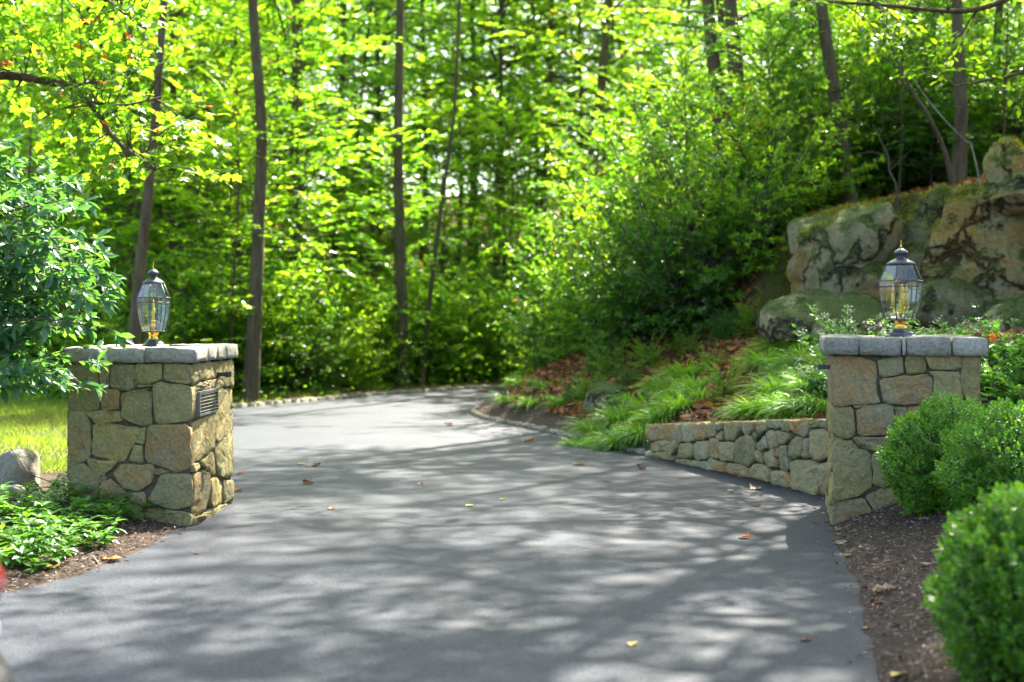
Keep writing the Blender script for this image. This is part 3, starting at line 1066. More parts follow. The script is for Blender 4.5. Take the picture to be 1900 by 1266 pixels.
# u runs from the far (left in the photo) end towards the pillar
wt = thing("retaining_wall", "low curving fieldstone wall running from the gate pillar to the kerb", "wall", (WALL_B[0], WALL_B[1], 0), 0)
ud = -wd_
nd = np.array([ud[1], -ud[0]])
if nd[0] > 0:
    nd = -nd
for z in WALL_ST:
    q, _, _ = face_coords(WALL_B, WALL_A, z, (1180, 740), 5.0)
    q = [(min(max(a, -0.05), WL + 0.2), b) for a, b in q]
    lay_stone(q, (0, 0), ud, nd, wt, M['wall_stone'], depth=0.09, bulge=0.020, gap=-0.003)
mb = MB()
hz0, hz1 = WALL_ZB - 0.045, WALL_ZA - 0.05
th = 0.34
vs = []
for (u_, h_) in ((0.02, hz0), (WL + 0.25, hz1 + 0.03)):
    for n_ in (-0.03, -th):
        for z_ in (-0.2, h_):
            p = ud * u_ + nd * n_
            vs.append((p[0], p[1], z_))
mb.add(vs, [(0, 1, 3, 2), (4, 6, 7, 5), (0, 4, 5, 1), (2, 3, 7, 6), (0, 2, 6, 4), (1, 5, 7, 3)])
mb.build("mortar", M['mortar'], wt)
# stones of the wall top
u_ = 0.0
rgw = np.random.default_rng(5)
while u_ < WL + 0.1:
    w_ = rgw.uniform(0.22, 0.42)
    me = rough_block(w_ - 0.012, th - 0.02, 0.10, rgw, 0.008, 0.012, (4, 4, 2))
    c = ud * (u_ + w_ / 2) + nd * (-th / 2 - 0.018)
    f_ = (u_ + w_ / 2) / WL
    o = obj("coping_stone", me, M['wall_stone'], wt, (c[0], c[1], WALL_ZB + (WALL_ZA - WALL_ZB) * f_ - 0.105))
    o.rotation_euler = (0, -math.atan2(WALL_ZA - WALL_ZB, WL), math.atan2(ud[1], ud[0]))
    u_ += w_

# kerbs: each cobble a stone of its own
kerb_meshes = [rough_block(1, 1, 1, rng, 0.0, 0.02, (2, 2, 2)) for _ in range(1)]
kerb_meshes = []
for k in range(6):
    kerb_meshes.append(rough_block(0.24, 0.13, 0.22, rng, 0.010, 0.012, (3, 2, 2)))
    kerb_meshes[-1].materials.append(M['kerb_stone'])


def kerb(label, pts, off, h, step, wmul=1.0):
    t = bpy.data.objects.new("kerb", None)
    COL.objects.link(t)
    t['kind'] = 'structure'
    t['label'] = label
    P = spline([(a, b, 0) for a, b in pts], 400)[:, :2]
    s = np.concatenate([[0], np.cumsum(np.linalg.norm(np.diff(P, axis=0), axis=1))])
    L = s[-1]
    k = 0
    for u in np.arange(step / 2, L, step):
        x, y = np.interp(u, s, P[:, 0]), np.interp(u, s, P[:, 1])
        x2, y2 = np.interp(u + 0.02, s, P[:, 0]), np.interp(u + 0.02, s, P[:, 1])
        a = math.atan2(y2 - y, x2 - x)
        nx_, ny_ = -math.sin(a) * off, math.cos(a) * off
        o = obj("kerb_stone", kerb_meshes[k % 6], None, t, (x + nx_, y + ny_, h - 0.22 + random.uniform(-0.008, 0.008)))
        o.rotation_euler = (random.uniform(-0.03, 0.03), random.uniform(-0.03, 0.03), a + random.uniform(-0.04, 0.04))
        o.scale = ((step - 0.012) / 0.24, wmul, 1)
        k += 1
    return t


kerb("low granite kerb curving round the planted bank", right_edge[6:17], -0.065, 0.06, 0.25)
kerb("granite kerb along the woods beyond the bend", far_edge[1:], 0.065, 0.075, 0.27)
kerb("granite kerb beside the lawn behind the pillar", left_edge[:3], 0.065, 0.08, 0.27)


# ------------------------------------------------------------------ lanterns
def lantern(label, loc, W, H, rz, candles, group):
    """Six-sided post lantern: W across the corners, H from foot to finial."""
    t = thing("post_lantern", label, "lantern", loc, rz, group)
    k, r = H / 0.72, W / 2
    mb = MB()
    mb.lathe([(r * 0.72, 0), (r * 0.72, 0.014 * k), (r * 0.62, 0.022 * k), (r * 0.60, 0.035 * k), (r * 0.42, 0.05 * k), (r * 0.36, 0.068 * k)], 6, rot=R(30))
    mb.build("base", M['bronze'], t)
    mb = MB()
    mb.lathe([(r * 0.30, 0.066 * k), (r * 0.31, 0.075 * k), (r * 0.28, 0.08 * k), (r * 0.28, 0.125 * k), (r * 0.33, 0.13 * k), (r * 0.33, 0.136 * k)], 20)
    mb.build("neck", M['brass'], t, smooth=True)
    prof = [(r * 0.70, 0.145 * k), (r * 0.83, 0.215 * k), (r * 0.93, 0.29 * k), (r * 0.985, 0.36 * k), (r * 1.0, 0.41 * k), (r * 1.0, 0.455 * k), (r * 0.62, 0.59 * k)]
    mb = MB()
    mb.lathe([(r * 0.30, 0.136 * k), (r * 0.72, 0.138 * k), (r * 0.74, 0.147 * k), (r * 0.68, 0.149 * k)], 6)
    mb.build("tray", M['bronze'], t)
    def corner(j, p):
        a = R(60 * j)
        return Vector((p[0] * math.cos(a), p[0] * math.sin(a), p[1]))
    bar = max(0.0035, 0.0048 * k)
    fm = MB()
    for j in range(6):
        pts = [corner(j, p) for p in prof]
        fm.tube([tuple(p) for p in pts], bar, 6)
        for lv_ in (4, 5, 6):
            fm.tube([tuple(corner(j, prof[lv_])), tuple(corner(j + 1, prof[lv_]))], bar * 0.9, 6)
    fm.build("frame", M['bronze'], t, smooth=True)
    for j in range(6):
        for (a, b, nm) in ((0, 4, "glass_pane"), (4, 5, "glass_pane"), (5, 6, "roof_pane")):
            g_ = MB()
            vs, fs = [], []
            for i in range(a, b + 1):
                p, q = corner(j, prof[i]), corner(j + 1, prof[i])
                vs += [p.lerp(q, 0.015), p.lerp(q, 0.985)]
            for i in range(b - a):
                fs.append((2 * i, 2 * i + 1, 2 * i + 3, 2 * i + 2))
            g_.add(vs, fs)
            g_.build(nm, M['glass'], t)
    mb = MB()
    mb.lathe([(r * 0.66, 0.588 * k), (r * 0.66, 0.596 * k), (r * 0.52, 0.612 * k), (r * 0.30, 0.632 * k), (r * 0.16, 0.645 * k), (r * 0.13, 0.655 * k), (r * 0.2, 0.66 * k)], 24)
    mb.build("roof_cap", M['bronze'], t, smooth=True)
    mb = MB()
    mb.lathe([(r * 0.12, 0.655 * k), (r * 0.30, 0.668 * k), (r * 0.34, 0.682 * k), (r * 0.30, 0.695 * k), (r * 0.16, 0.712 * k), (r * 0.05, 0.722 * k)], 20)
    mb.build("finial", M['bronze'], t, smooth=True)
    mb = MB()
    mb.lathe([(r * 0.035, 0.72 * k), (r * 0.05, 0.735 * k), (r * 0.02, 0.745 * k), (r * 0.012, 0.785 * k)], 8)
    mb.build("spike", M['brass'], t, smooth=True)
    cb = MB()
    cb.lathe([(r * 0.05, 0.145 * k), (r * 0.05, 0.17 * k), (r * 0.14, 0.19 * k), (r * 0.14, 0.205 * k), (r * 0.05, 0.215 * k), (r * 0.04, 0.43 * k if candles > 1 else 0.23 * k)], 12)
    ca_ = []
    for c in range(candles):
        a = 2 * math.pi * c / candles + 0.5
        rr_ = r * 0.36 if candles > 1 else 0.0
        p = (rr_ * math.cos(a), rr_ * math.sin(a))
        if candles > 1:
            cb.tube([(0, 0, 0.2 * k), (p[0] * 0.6, p[1] * 0.6, 0.19 * k), (p[0], p[1], 0.21 * k), (p[0], p[1], 0.235 * k)], 0.005 * k, 6)
        cb.lathe([(r * 0.05, 0.228 * k), (r * 0.14, 0.236 * k), (r * 0.14, 0.244 * k), (r * 0.09, 0.246 * k)], 12, (p[0], p[1], 0))
        ca_.append(p)
    cs = cb.build("candelabra", M['brass'], t, smooth=True)
    for p in ca_:
        mb = MB()
        mb.lathe([(r * 0.085, 0.244 * k), (r * 0.085, 0.355 * k), (r * 0.06, 0.358 * k)], 10, (p[0], p[1], 0))
        mb.lathe([(r * 0.03, 0.358 * k), (r * 0.075, 0.372 * k), (r * 0.08, 0.385 * k), (r * 0.045, 0.41 * k), (r * 0.01, 0.43 * k)], 10, (p[0], p[1], 0))
        mb.build("candle", M['candle'], cs, smooth=True)
    return t


lc = at(285, 640, 11.55)
lantern("narrow glass lantern with one candle on the left pillar, by the shrub", (lc[0], lc[1], 1.366), 0.27, 0.63, R(30), 1, "glass lanterns on the gate pillars")
rc = at(1671, 620, 11.35)
lantern("wide six-sided glass lantern with brass candles on the pillar in front of the rocks", (rc[0], rc[1], 1.446), 0.345, 0.71, R(0), 3, "glass lanterns on the gate pillars")

# ------------------------------------------------------------------ leaves
T_RH = (np.array([(0, 0, 0), (.42, .5, .07), (1, 0, -.05), (.42, -.5, .07)]), np.array([(0, 1, 2), (0, 2, 3)]))
T_EL = (np.array([(0, 0, 0), (.28, .40, .05), (.62, .42, .03), (1, 0, -.12), (.62, -.42, .03), (.28, -.40, .05), (.33, 0, 0), (.68, 0, -.03)]),
        np.array([(0, 1, 6), (1, 2, 7), (1, 7, 6), (2, 3, 7), (0, 6, 5), (6, 7, 4), (6, 4, 5), (7, 3, 4)]))
T_SM = (np.array([(0, 0, 0), (.35, .5, .06), (.75, .38, .03), (1, 0, -.05), (.75, -.38, .03), (.35, -.5, .06)]), np.array([(0, 1, 2), (0, 2, 3), (0, 3, 4), (0, 4, 5)]))
T_MP = (np.array([(.35, 0, 0), (0, 0, 0), (.10, .30, .03), (-.02, .58, -.04), (.30, .40, .02), (.48, .70, -.05), (.62, .32, .02), (1, 0, -.10),
                  (.62, -.32, .02), (.48, -.70, -.05), (.30, -.40, .02), (-.02, -.58, -.04), (.10, -.30, .03)]),
        np.array([(0, i, i + 1) for i in range(1, 12)] + [(0, 12, 1)])[:, [0, 2, 1]])


def unit(v):
    return v / (np.linalg.norm(v, axis=-1, keepdims=True) + 1e-9)


def leaves_mesh(name, C, A, Nn, L, W, tmpl):
    tv, tf = tmpl
    A = unit(A)
    B = unit(np.cross(Nn, A))
    Nn = np.cross(A, B)
    L = np.broadcast_to(L, len(C))
    W = np.broadcast_to(W, len(C))
    V = (C[:, None, :] + A[:, None, :] * (tv[None, :, 0:1] * L[:, None, None]) + B[:, None, :] * (tv[None, :, 1:2] * W[:, None, None])
         + Nn[:, None, :] * (tv[None, :, 2:3] * L[:, None, None]))
    n = len(tv)
    F = (tf[None] + (np.arange(len(C)) * n)[:, None, None]).reshape(-1, 3)
    return build_mesh(name, V.reshape(-1, 3), F)


def rot_xy(v, a):
    c, s = np.cos(a), np.sin(a)
    return np.stack([v[..., 0] * c - v[..., 1] * s, v[..., 0] * s + v[..., 1] * c, v[..., 2]], -1)


def tubes_mesh(name, lines, n=5):
    Vs, Fs, k = [], [], 0
    for P, r in lines:
        V, F = tube_arrays(P, r, n)
        Vs.append(V)
        Fs.append(F + k)
        k += len(V)
    return build_mesh(name, np.vstack(Vs), np.vstack(Fs), True)


def foliage(rg, limbs, n_tw, tw_len, spacing, leaf_l, leaf_w, flat=0.3, droop=0.15, tmpl=T_RH, t0=0.25, terminal=0, leaf_droop=0.25):
    """Leaves in flat sprays along the twigs of every limb. limbs: (n,4?) list of polylines (m,3)."""
    C, A, NN, tw = [], [], [], []
    for P in limbs:
        seg = np.concatenate([[0], np.cumsum(np.linalg.norm(np.diff(P, axis=0), axis=1))])
        L = seg[-1]
        k = max(2, int(n_tw * (0.6 + 0.8 * rg.random())))
        ts = np.sort(rg.uniform(t0, 1.0, k))
        ts[-1] = 1.0
        for i, t in enumerate(ts):
            p = np.array([np.interp(t * L, seg, P[:, j]) for j in range(3)])
            q = np.array([np.interp(max(0, t - 0.08) * L, seg, P[:, j]) for j in range(3)])
            d = unit(p - q)
            side = (-1) ** i * rg.uniform(0.5, 1.2) if t < 0.999 else rg.normal() * 0.2
            dd = rot_xy(d, side)
            dd[2] = dd[2] * 0.5 + rg.normal() * 0.14
            dd = unit(dd)
            l = tw_len * rg.uniform(0.6, 1.25) * (1.15 - 0.55 * t)
            m = max(3, int(l / spacing))
            u = (np.arange(m) + rg.random(m) * 0.6 + 0.4) / m
            pts = p + dd * (u * l)[:, None]
            pts[:, 2] -= droop * l * u ** 2
            sg = np.where(np.arange(m) % 2 == 0, 1, -1) * rg.uniform(0.5, 1.15, m)
            ax = rot_xy(np.tile(dd, (m, 1)), sg)
            if terminal:
                pts = np.vstack([pts, np.tile(pts[-1], (terminal, 1))])
                a_ = np.arange(terminal) * 2 * np.pi / terminal + rg.random()
                e_ = unit(np.cross(dd, [0.1, 0.2, 1.0]))
                f_ = np.cross(e_, dd)
                ax2 = dd * 0.6 + np.cos(a_)[:, None] * e_ + np.sin(a_)[:, None] * f_ * 0.8
                ax = np.vstack([ax, ax2])
            mm = len(pts)
            ax[:, 2] -= leaf_droop * rg.random(mm)
            nn = np.tile(np.array([0, 0, 1.0]), (mm, 1)) + rg.normal(size=(mm, 3)) * flat
            C.append(pts)
            A.append(ax)
            NN.append(nn)
            if len(P) and l > 0.05:
                tw.append((np.array([p, p + dd * l * 0.5 - [0, 0, droop * l * .25], p + dd * l * 0.95 - [0, 0, droop * l * .9]]), l))
    C, A, NN = np.vstack(C), np.vstack(A), np.vstack(NN)
    n = len(C)
    s = rg.uniform(0.7, 1.25, n)
    return C, A, NN, leaf_l * s, leaf_w * s, tw


def radial_limbs(rg, n, z0, z1, r_fun, e0, e1, droop=0.1, m=6):
    out = []
    for i in range(n):
        t = (i + rg.random()) / n
        z = z0 + (z1 - z0) * t
        a = i * 2.399 + rg.normal() * 0.3
        L = r_fun(t) * rg.uniform(0.65, 1.2)
        e = e0 + (e1 - e0) * t + rg.normal() * 0.1
        u = np.linspace(0, 1, m)
        wob = rg.normal() * 0.25
        aa = a + wob * u
        x = np.cumsum(np.concatenate([[0], np.cos(aa[1:])])) * L / (m - 1)
        y = np.cumsum(np.concatenate([[0], np.sin(aa[1:])])) * L / (m - 1)
        zz = z + L * (math.tan(e) * u - droop * u ** 2) + np.concatenate([[0], rg.normal(size=m - 1) * 0.04 * L])
        out.append(np.stack([x, y, zz], -1))
    return out


def limb_lines(limbs, r0, r1=0.006, k=0.0):
    out = []
    for P in limbs:
        L = np.linalg.norm(P[-1] - P[0])
        out.append((P, np.linspace(max(r1 * 1.5, r0 * (0.4 + 0.6 * min(1, L / 3))), r1, len(P))))
    return out


def tree_proto(seed, kind):
    rg = np.random.default_rng(seed)
    if kind == 'high':          # tall tree with its crown above 8 m
        limbs = radial_limbs(rg, 28, 6.2, 13.5, lambda t: 3.9 * (1 - 0.5 * t), R(12), R(40), 0.12)
        C, A, NN, L, W, tw = foliage(rg, limbs, 14, 1.15, 0.078, 0.125, 0.088, 0.35, 0.14, t0=0.15)
        r0 = 0.05
    elif kind == 'canopy':        # tall forest tree: crown from 6.5 m up
        limbs = radial_limbs(rg, 32, 2.8, 12.6, lambda t: 4.0 * (1 - 0.5 * t), R(8), R(38), 0.12)
        C, A, NN, L, W, tw = foliage(rg, limbs, 14, 1.15, 0.072, 0.15, 0.105, 0.35, 0.14, t0=0.12)
        r0 = 0.042
    elif kind == 'sapling':     # understory tree in flat layers
        limbs = radial_limbs(rg, 30, 0.9, 7.2, lambda t: 2.3 * (1 - 0.6 * t) + 0.2, R(14), R(50), 0.15)
        C, A, NN, L, W, tw = foliage(rg, limbs, 13, 0.75, 0.055, 0.125, 0.085, 0.38, 0.15, t0=0.15)
        r0 = 0.022
    elif kind == 'shrub':       # many-stemmed bush
        limbs = radial_limbs(rg, 60, 0.05, 1.1, lambda t: 1.45, R(10), R(58), 0.12)
        C, A, NN, L, W, tw = foliage(rg, limbs, 13, 0.42, 0.048, 0.10, 0.056, 0.55, 0.14, t0=0.25, terminal=4)
        r0 = 0.02
    crown = leaves_mesh(kind + "_crown", C, A, NN, L, W, T_RH)
    lines = limb_lines(limbs, r0) + [(P, np.linspace(0.005 + 0.003 * (l > .5), 0.002, 3)) for P, l in tw[::2]]
    br = tubes_mesh(kind + "_branches", lines, 4)
    return crown, br


PROT = {k: [tree_proto(100 + i + 10 * j, k) for i in range(n)] for j, (k, n) in enumerate((('high', 3), ('canopy', 4), ('sapling', 4), ('shrub', 3)))}
for k, lst in PROT.items():
    for cr, br in lst:
        br.materials.append(M['twig'])


def crown_mesh(kind, i, mat):
    """The shared crown mesh in the given leaf material."""
    key = (kind, i % len(PROT[kind]), mat)
    if key not in crown_mesh.c:
        me = PROT[kind][key[1]][0].copy()
        me.materials.clear()
        me.materials.append(M[mat])
        crown_mesh.c[key] = me
    return crown_mesh.c[key]


crown_mesh.c = {}


def trunk_mesh(P, r0, r1, n=12, rg=rng):
    rad = r0 + (r1 - r0) * np.linspace(0, 1, len(P)) ** 0.8
    rad[:3] *= np.array([1.35, 1.14, 1.04])
    V, F = tube_arrays(P, rad, n, 0.03, rg)
    return build_mesh("trunk", V, F, True)


def forest_tree(name, label, path, w, crown=('canopy', 0, 'forest_leaf'), group=None, mat='bark', scale=1.0, top=17.5, cshift=0.0, cat="tree"):
    """Tree whose trunk follows path = [(px, py, depth)...] from the foot up; w = trunk width in metres."""
    P = np.array([at(*p) for p in path])
    b = P[0].copy()
    b[2] = min(b[2], gz(b[0], b[1])) - 0.15
    P[0] = b
    last = P[-1]
    d = unit(P[-1] - P[-2])
    d = unit(d * np.array([0.4, 0.4, 1]))
    if top:
        while P[-1][2] < gz(b[0], b[1]) + top * scale - 1:
            P = np.vstack([P, P[-1] + d * 2.2 + rng.normal(size=3) * [0.12, 0.12, 0]])
    base = np.array([b[0], b[1], gz(b[0], b[1])])
    t = thing(name, label, cat, base, 0, group)
    PP = spline(P - base, 26)
    obj("trunk", trunk_mesh(PP, w / 2, w * 0.16), M[mat], t)
    if crown:
        i = crown[1]
        top_xy = PP[int(len(PP) * 0.62)]
        for nm, me in (("crown", crown_mesh(*crown)), ("branches", PROT[crown[0]][i % len(PROT[crown[0]])][1])):
            o = obj(nm, me, None, t, (top_xy[0], top_xy[1], cshift))
            o.rotation_euler = (0, 0, i * 1.7 + base[0])
            o.scale = (scale, scale, scale)
    return t


# trees that the photograph lets one tell apart (foot first)
G_T = "forest trees standing beyond the driveway"
TREES = [
 ("slightly bent dark trunk just behind the left pillar, foot at the far kerb", [(462, 760, 26.4), (472, 600, 26.4), (480, 400, 26.4), (486, 250, 26.4), (472, 60, 26.4), (466, -60, 26.4)], 0.30),
 ("straight tall trunk at the bend, standing right against the far kerb", [(749, 735, 31.6), (747, 600, 31.6), (739, 320, 31.6), (741, 100, 31.6), (744, -40, 31.6)], 0.31),
 ("thin dark stem leaning right beside the straight trunk at the bend", [(781, 735, 32.2), (797, 560, 32.2), (822, 360, 32.2), (843, 200, 32.2), (853, -20, 32.2)], 0.13),
 ("thick grey trunk deep in the wood between bent trunk and straight trunk", [(545, 700, 37), (547, 400, 37), (551, 150, 37), (552, -40, 37)], 0.44),
 ("brown trunk rising directly behind the left lantern", [(238, 690, 23.5), (258, 520, 23.5), (275, 360, 23.5), (286, 250, 23.5), (300, 60, 23.5)], 0.22),
 ("slim straight trunk in the wood left of the bend, half hidden by leaves", [(628, 690, 40), (622, 480, 40), (632, 200, 40), (640, -30, 40)], 0.22),
 ("twin slender stem deep in the wood over the road end", [(938, 700, 44), (936, 450, 44), (930, 200, 44), (928, -30, 44)], 0.16),
 ("leaning dark trunk above the bushes of the bank", [(1035, 560, 38), (1060, 440, 38), (1088, 290, 38), (1114, 180, 38), (1130, -30, 38)], 0.34),
 ("left stem of the thick double trunk on top of the bank", [(1350, 330, 27), (1338, 220, 27), (1322, 100, 27), (1312, -40, 27)], 0.36),
 ("right stem of the thick double trunk on top of the bank", [(1364, 330, 26.6), (1366, 200, 26.6), (1362, 90, 26.6), (1352, -40, 26.6)], 0.38),
 ("grey trunk between the double trunk and the rock ledge", [(1452, 420, 29), (1462, 270, 29), (1468, 120, 29), (1476, -40, 29)], 0.28),
 ("short-footed grey trunk standing on the left end of the rock ledge", [(1578, 385, 22.6), (1562, 260, 22.6), (1538, 110, 22.6), (1518, -40, 22.6)], 0.27),
 ("straight grey trunk at the top of the ledge, right of the lantern", [(1776, 345, 22.0), (1783, 220, 22.0), (1778, 90, 22.0), (1774, -40, 22.0)], 0.24),
 ("slim trunk back in the wood above the ledge", [(1640, 330, 29), (1632, 160, 29), (1626, -40, 29)], 0.20),
 ("thin dark trunk at the right border of the wood above the mossy ledge", [(1852, 300, 26), (1846, 160, 26), (1858, -40, 26)], 0.17),
 ("thin trunk behind the bent trunk, left of it", [(443, 700, 35), (441, 480, 35), (440, 260, 35), (436, 0, 35)], 0.17),
 ("thin straight trunk well behind the lantern tree", [(243, 640, 36), (243, 440, 36), (240, 200, 36)], 0.15),
 ("slender pair trunk in the middle of the wood", [(1003, 640, 46), (1006, 420, 46), (1018, 240, 46), (1024, 0, 46)], 0.26),
 ("slim trunk just right of the slim half hidden one", [(655, 690, 42), (650, 450, 42), (668, 200, 42), (690, 0, 42)], 0.15),
 ("far trunk between thick grey trunk and straight trunk", [(700, 690, 50), (704, 400, 50), (700, 0, 50)], 0.22),
 ("far thin trunk over the inner kerb", [(880, 690, 52), (884, 400, 52), (876, 0, 52)], 0.2),
 ("dark trunk in the wood at the upper left behind the maple branches", [(310, 640, 33), (318, 400, 33), (322, 100, 33), (316, -40, 33)], 0.2),
]
HIGH_UP = (0, 1, 2, 4, 8, 9, 10, 11, 12, 13)      # trees whose crown starts far above the drive
for i, (lab, path, w) in enumerate(TREES):
    forest_tree("forest_tree", lab, path, w, ('canopy' if path[0][2] > 31.7 and i != 2 else 'high', i, 'forest_leaf'), G_T, 'bark', scale=(0.62 if i in (10, 11, 12) else 0.78) if i in HIGH_UP else 0.95 + 0.12 * ((i * 37) % 5) / 5, cshift=5.6 if i in HIGH_UP else ((i * 29) % 7) * 0.25 - 0.6)

# leaning bare stems on the ledge
forest_tree("leaning_sapling", "thin dark sapling leaning left above the right lantern", [(1772, 330, 21), (1752, 280, 20.8), (1722, 215, 20.6), (1690, 165, 20.5), (1655, 90, 20.4), (1620, -20, 20.3)], 0.085,
            None, None, 'bark', top=0)
forest_tree("bare_stem", "pale bare stem slanting up from the mossy edge of the ledge", [(1845, 318, 19.6), (1806, 283, 19.6), (1792, 262, 19.6), (1755, 225, 19.6), (1715, 176, 19.7), (1690, 140, 19.8)], 0.028, None, None, 'bark_pale', top=0)
dd = [at(1668, 372, 20.2), at(1662, 340, 20.2), at(1650, 318, 20.2), at(1648, 290, 20.2), at(1630, 252, 20.3), at(1618, 228, 20.3)]
dd[0][2] = gz(dd[0][0], dd[0][1]) - .05
o = obj("bare_stem", tubes_mesh("bare_stem", [(np.array(dd), np.array([.016, .014, .013, .011, .007, .003])), (np.array([dd[3], at(1618, 282, 20.1), at(1590, 286, 20.0)]), np.array([.008, .006, .003])),
                                              (np.array([dd[4], at(1640, 232, 20.4), at(1636, 205, 20.4)]), np.array([.005, .004, .002])), (np.array([dd[2], at(1672, 296, 20.0), at(1690, 280, 20.0)]), np.array([.006, .004, .002]))], 6), M['twig'])
tag(o, "thin forked dead stem on the ledge left of the lantern", "dead stem")

# trees added to throw the dappled shade, most of them out of the frame
rgt = np.random.default_rng(11)
SHADE = [(8.6, 19.5), (11.5, 24), (9.6, 29.5), (10, 33), (14, 18), (9.5, 14.0), (13, 28), (-10.5, 27), (-13.5, 21), (-9.5, 33), (-15, 29), (5.3, 33.8), (14.5, 23.0)]
for i, (x, y) in enumerate(SHADE):
    z = gz(x, y)
    t = thing("forest_tree", "tall leafy forest tree added at the edge of the wood for dappled shade", "tree", (x, y, z), 0, "tall shade trees added round the drive")
    P = spline([(0, 0, -0.2), (0.1, 0.05, 4), (rgt.normal() * .3, rgt.normal() * .3, 10), (rgt.normal() * .4, 0, 17)], 20)
    obj("trunk", trunk_mesh(P, 0.17, 0.04), M['bark'], t)
    for nm, me in (("crown", crown_mesh('high', i, 'forest_leaf')), ("branches", PROT['high'][i % 3][1])):
        o = obj(nm, me, None, t)
        o.rotation_euler = (0, 0, i * 2.1)
        s = 1.0 + 0.15 * rgt.random()
        o.scale = (s, s, s)


for i, (lab, x, y, dx, dy, s_) in enumerate([("unseen tall tree added beside the right pillar, its high crown shading the drive", 6.7, 15.2, -2.6, 0.3, 1.2),
                                        ("unseen tall tree added by the right end of the ledge, its high crown shading the drive", 7.6, 18.6, -2.8, 0.2, 1.15),
                                        ("unseen tall tree added right of the boxwoods, its high crown shading the drive", 6.4, 11.2, -2.4, 0.6, 1.1)]):
    t = thing("forest_tree", lab, "tree", (x, y, gz(x, y)), 0, "tall shade trees added round the drive")  # added out of view, crown shifted over the near drive to keep it shaded
    P = spline([(0, 0, -0.2), (dx * .1, dy * .1, 4), (dx * .55, dy * .5, 9), (dx, dy, 16.5)], 22)
    obj("trunk", trunk_mesh(P, 0.2, 0.05), M['bark'], t)
    for nm, me in (("crown", crown_mesh('high', i + 1, 'forest_leaf')), ("branches", PROT['high'][(i + 1) % 3][1])):
        o = obj(nm, me, None, t, (dx * .7, dy * .7, 0.4))
        o.rotation_euler = (0, 0, i * 2.3 + .4)
        o.scale = (s_, s_, s_)


def zone_of(px):
    for lim, w in ((130, "behind the lawn at the left border"), (300, "behind the left lantern"), (455, "left of the bent trunk by the left pillar"), (545, "just right of the bent trunk"),
                   (650, "midway between bent trunk and straight trunk"), (745, "just left of the straight trunk at the bend"), (800, "by the thin leaning stem at the bend"),
                   (880, "right of the thin leaning stem"), (960, "above the far end of the drive"), (1060, "over the tip of the planted bank"), (1200, "behind the bank, by the leaning dark trunk")):
        if px < lim:
            return w
    return "high behind the bank"


def place(kind, name, label, cat, group, x, y, s, i, mat, sink=0.05, stem=None):
    z = gz(x, y) - sink
    t = thing(name, label, cat, (x, y, z), 0, group)
    for nm, me in (("crown", crown_mesh(kind, i, mat)), ("branches", PROT[kind][i % len(PROT[kind])][1])):
        o = obj(nm, me, None, t)
        o.rotation_euler = (0, 0, i * 2.4 + x)
        o.scale = (s, s, s)
    if stem:
        o = obj("trunk", stem[i % len(stem)], None, t)
        o.scale = (s, s, s)
    return t


stems = []
for k in range(3):
    P = spline([(0, 0, -0.2), (rgt.normal() * .08, rgt.normal() * .08, 2), (rgt.normal() * .15, rgt.normal() * .15, 5), (0, 0, 7.6)], 14)
    me = trunk_mesh(P, 0.045, 0.01, 8)
    me.materials.append(M['bark'])
    stems.append(me)

# understory saplings beyond the bend
n_s = 0
tries = 0
placed = []
while n_s < 46 and tries < 4000:
    tries += 1
    d = rgt.uniform(26, 62)
    px = rgt.uniform(-60, 1300)
    x = (px - 950) / F_PX * d
    s_, t_ = road_dist(x, d)
    if s_[0] < 1.0 or t_[0] not in ('F', 'L') or (t_[0] == 'L' and d < 26) or d < 33 and x > -1:
        continue
    if d < 43 and abs(x - (-1.5 + (d - 30) * 0.44)) < 2.4:
        continue
    if any((x - a) ** 2 + (d - b) ** 2 < 3.2 for a, b in placed):
        continue
    placed.append((x, d))
    place('sapling', "sapling", ("slender sapling " if d < 40 else "far sapling ") + zone_of(px), "sapling", "saplings in the wood beyond the drive",
          x, d, rgt.uniform(0.75, 1.45), n_s, 'forest_leaf', stem=stems)
    n_s += 1
# low bushes under them, along the far kerb
n_s = 0
tries = 0
while n_s < 46 and tries < 4000:
    tries += 1
    d = rgt.uniform(25.5, 48) if n_s > 18 else rgt.uniform(25.5, 36)
    px = rgt.uniform(-40, 1050)
    x = (px - 950) / F_PX * d
    s_, t_ = road_dist(x, d)
    if s_[0] < 0.9 or t_[0] not in ('F', 'L') or (n_s < 18 and s_[0] > 3):
        continue
    place('shrub', "woodland_shrub", ("low leafy bush " if s_[0] < 3 else "bush deeper in the wood ") + zone_of(px), "bush", "bushes behind the far kerb",
          x, d, rgt.uniform(0.55, 1.1), n_s, 'dark_leaf' if n_s % 5 == 0 else 'forest_leaf')
    n_s += 1
for i, (x, d, sc_) in enumerate([(-8.2, 30.2, .75), (-9.6, 30.8, .9), (-11.2, 30.0, .95), (-12.8, 31.0, 1.0), (-14.6, 30.2, 1.0), (-10.4, 33.0, 1.3), (-13.2, 33.6, 1.35), (-7.6, 32.2, .9), (-16.5, 31.5, 1.1)]):
    place('shrub', "lawn_bush", "dark green bush at the back of the sunny lawn", "bush", "bushes behind the lawn", x, d, sc_, i, 'dark_leaf')
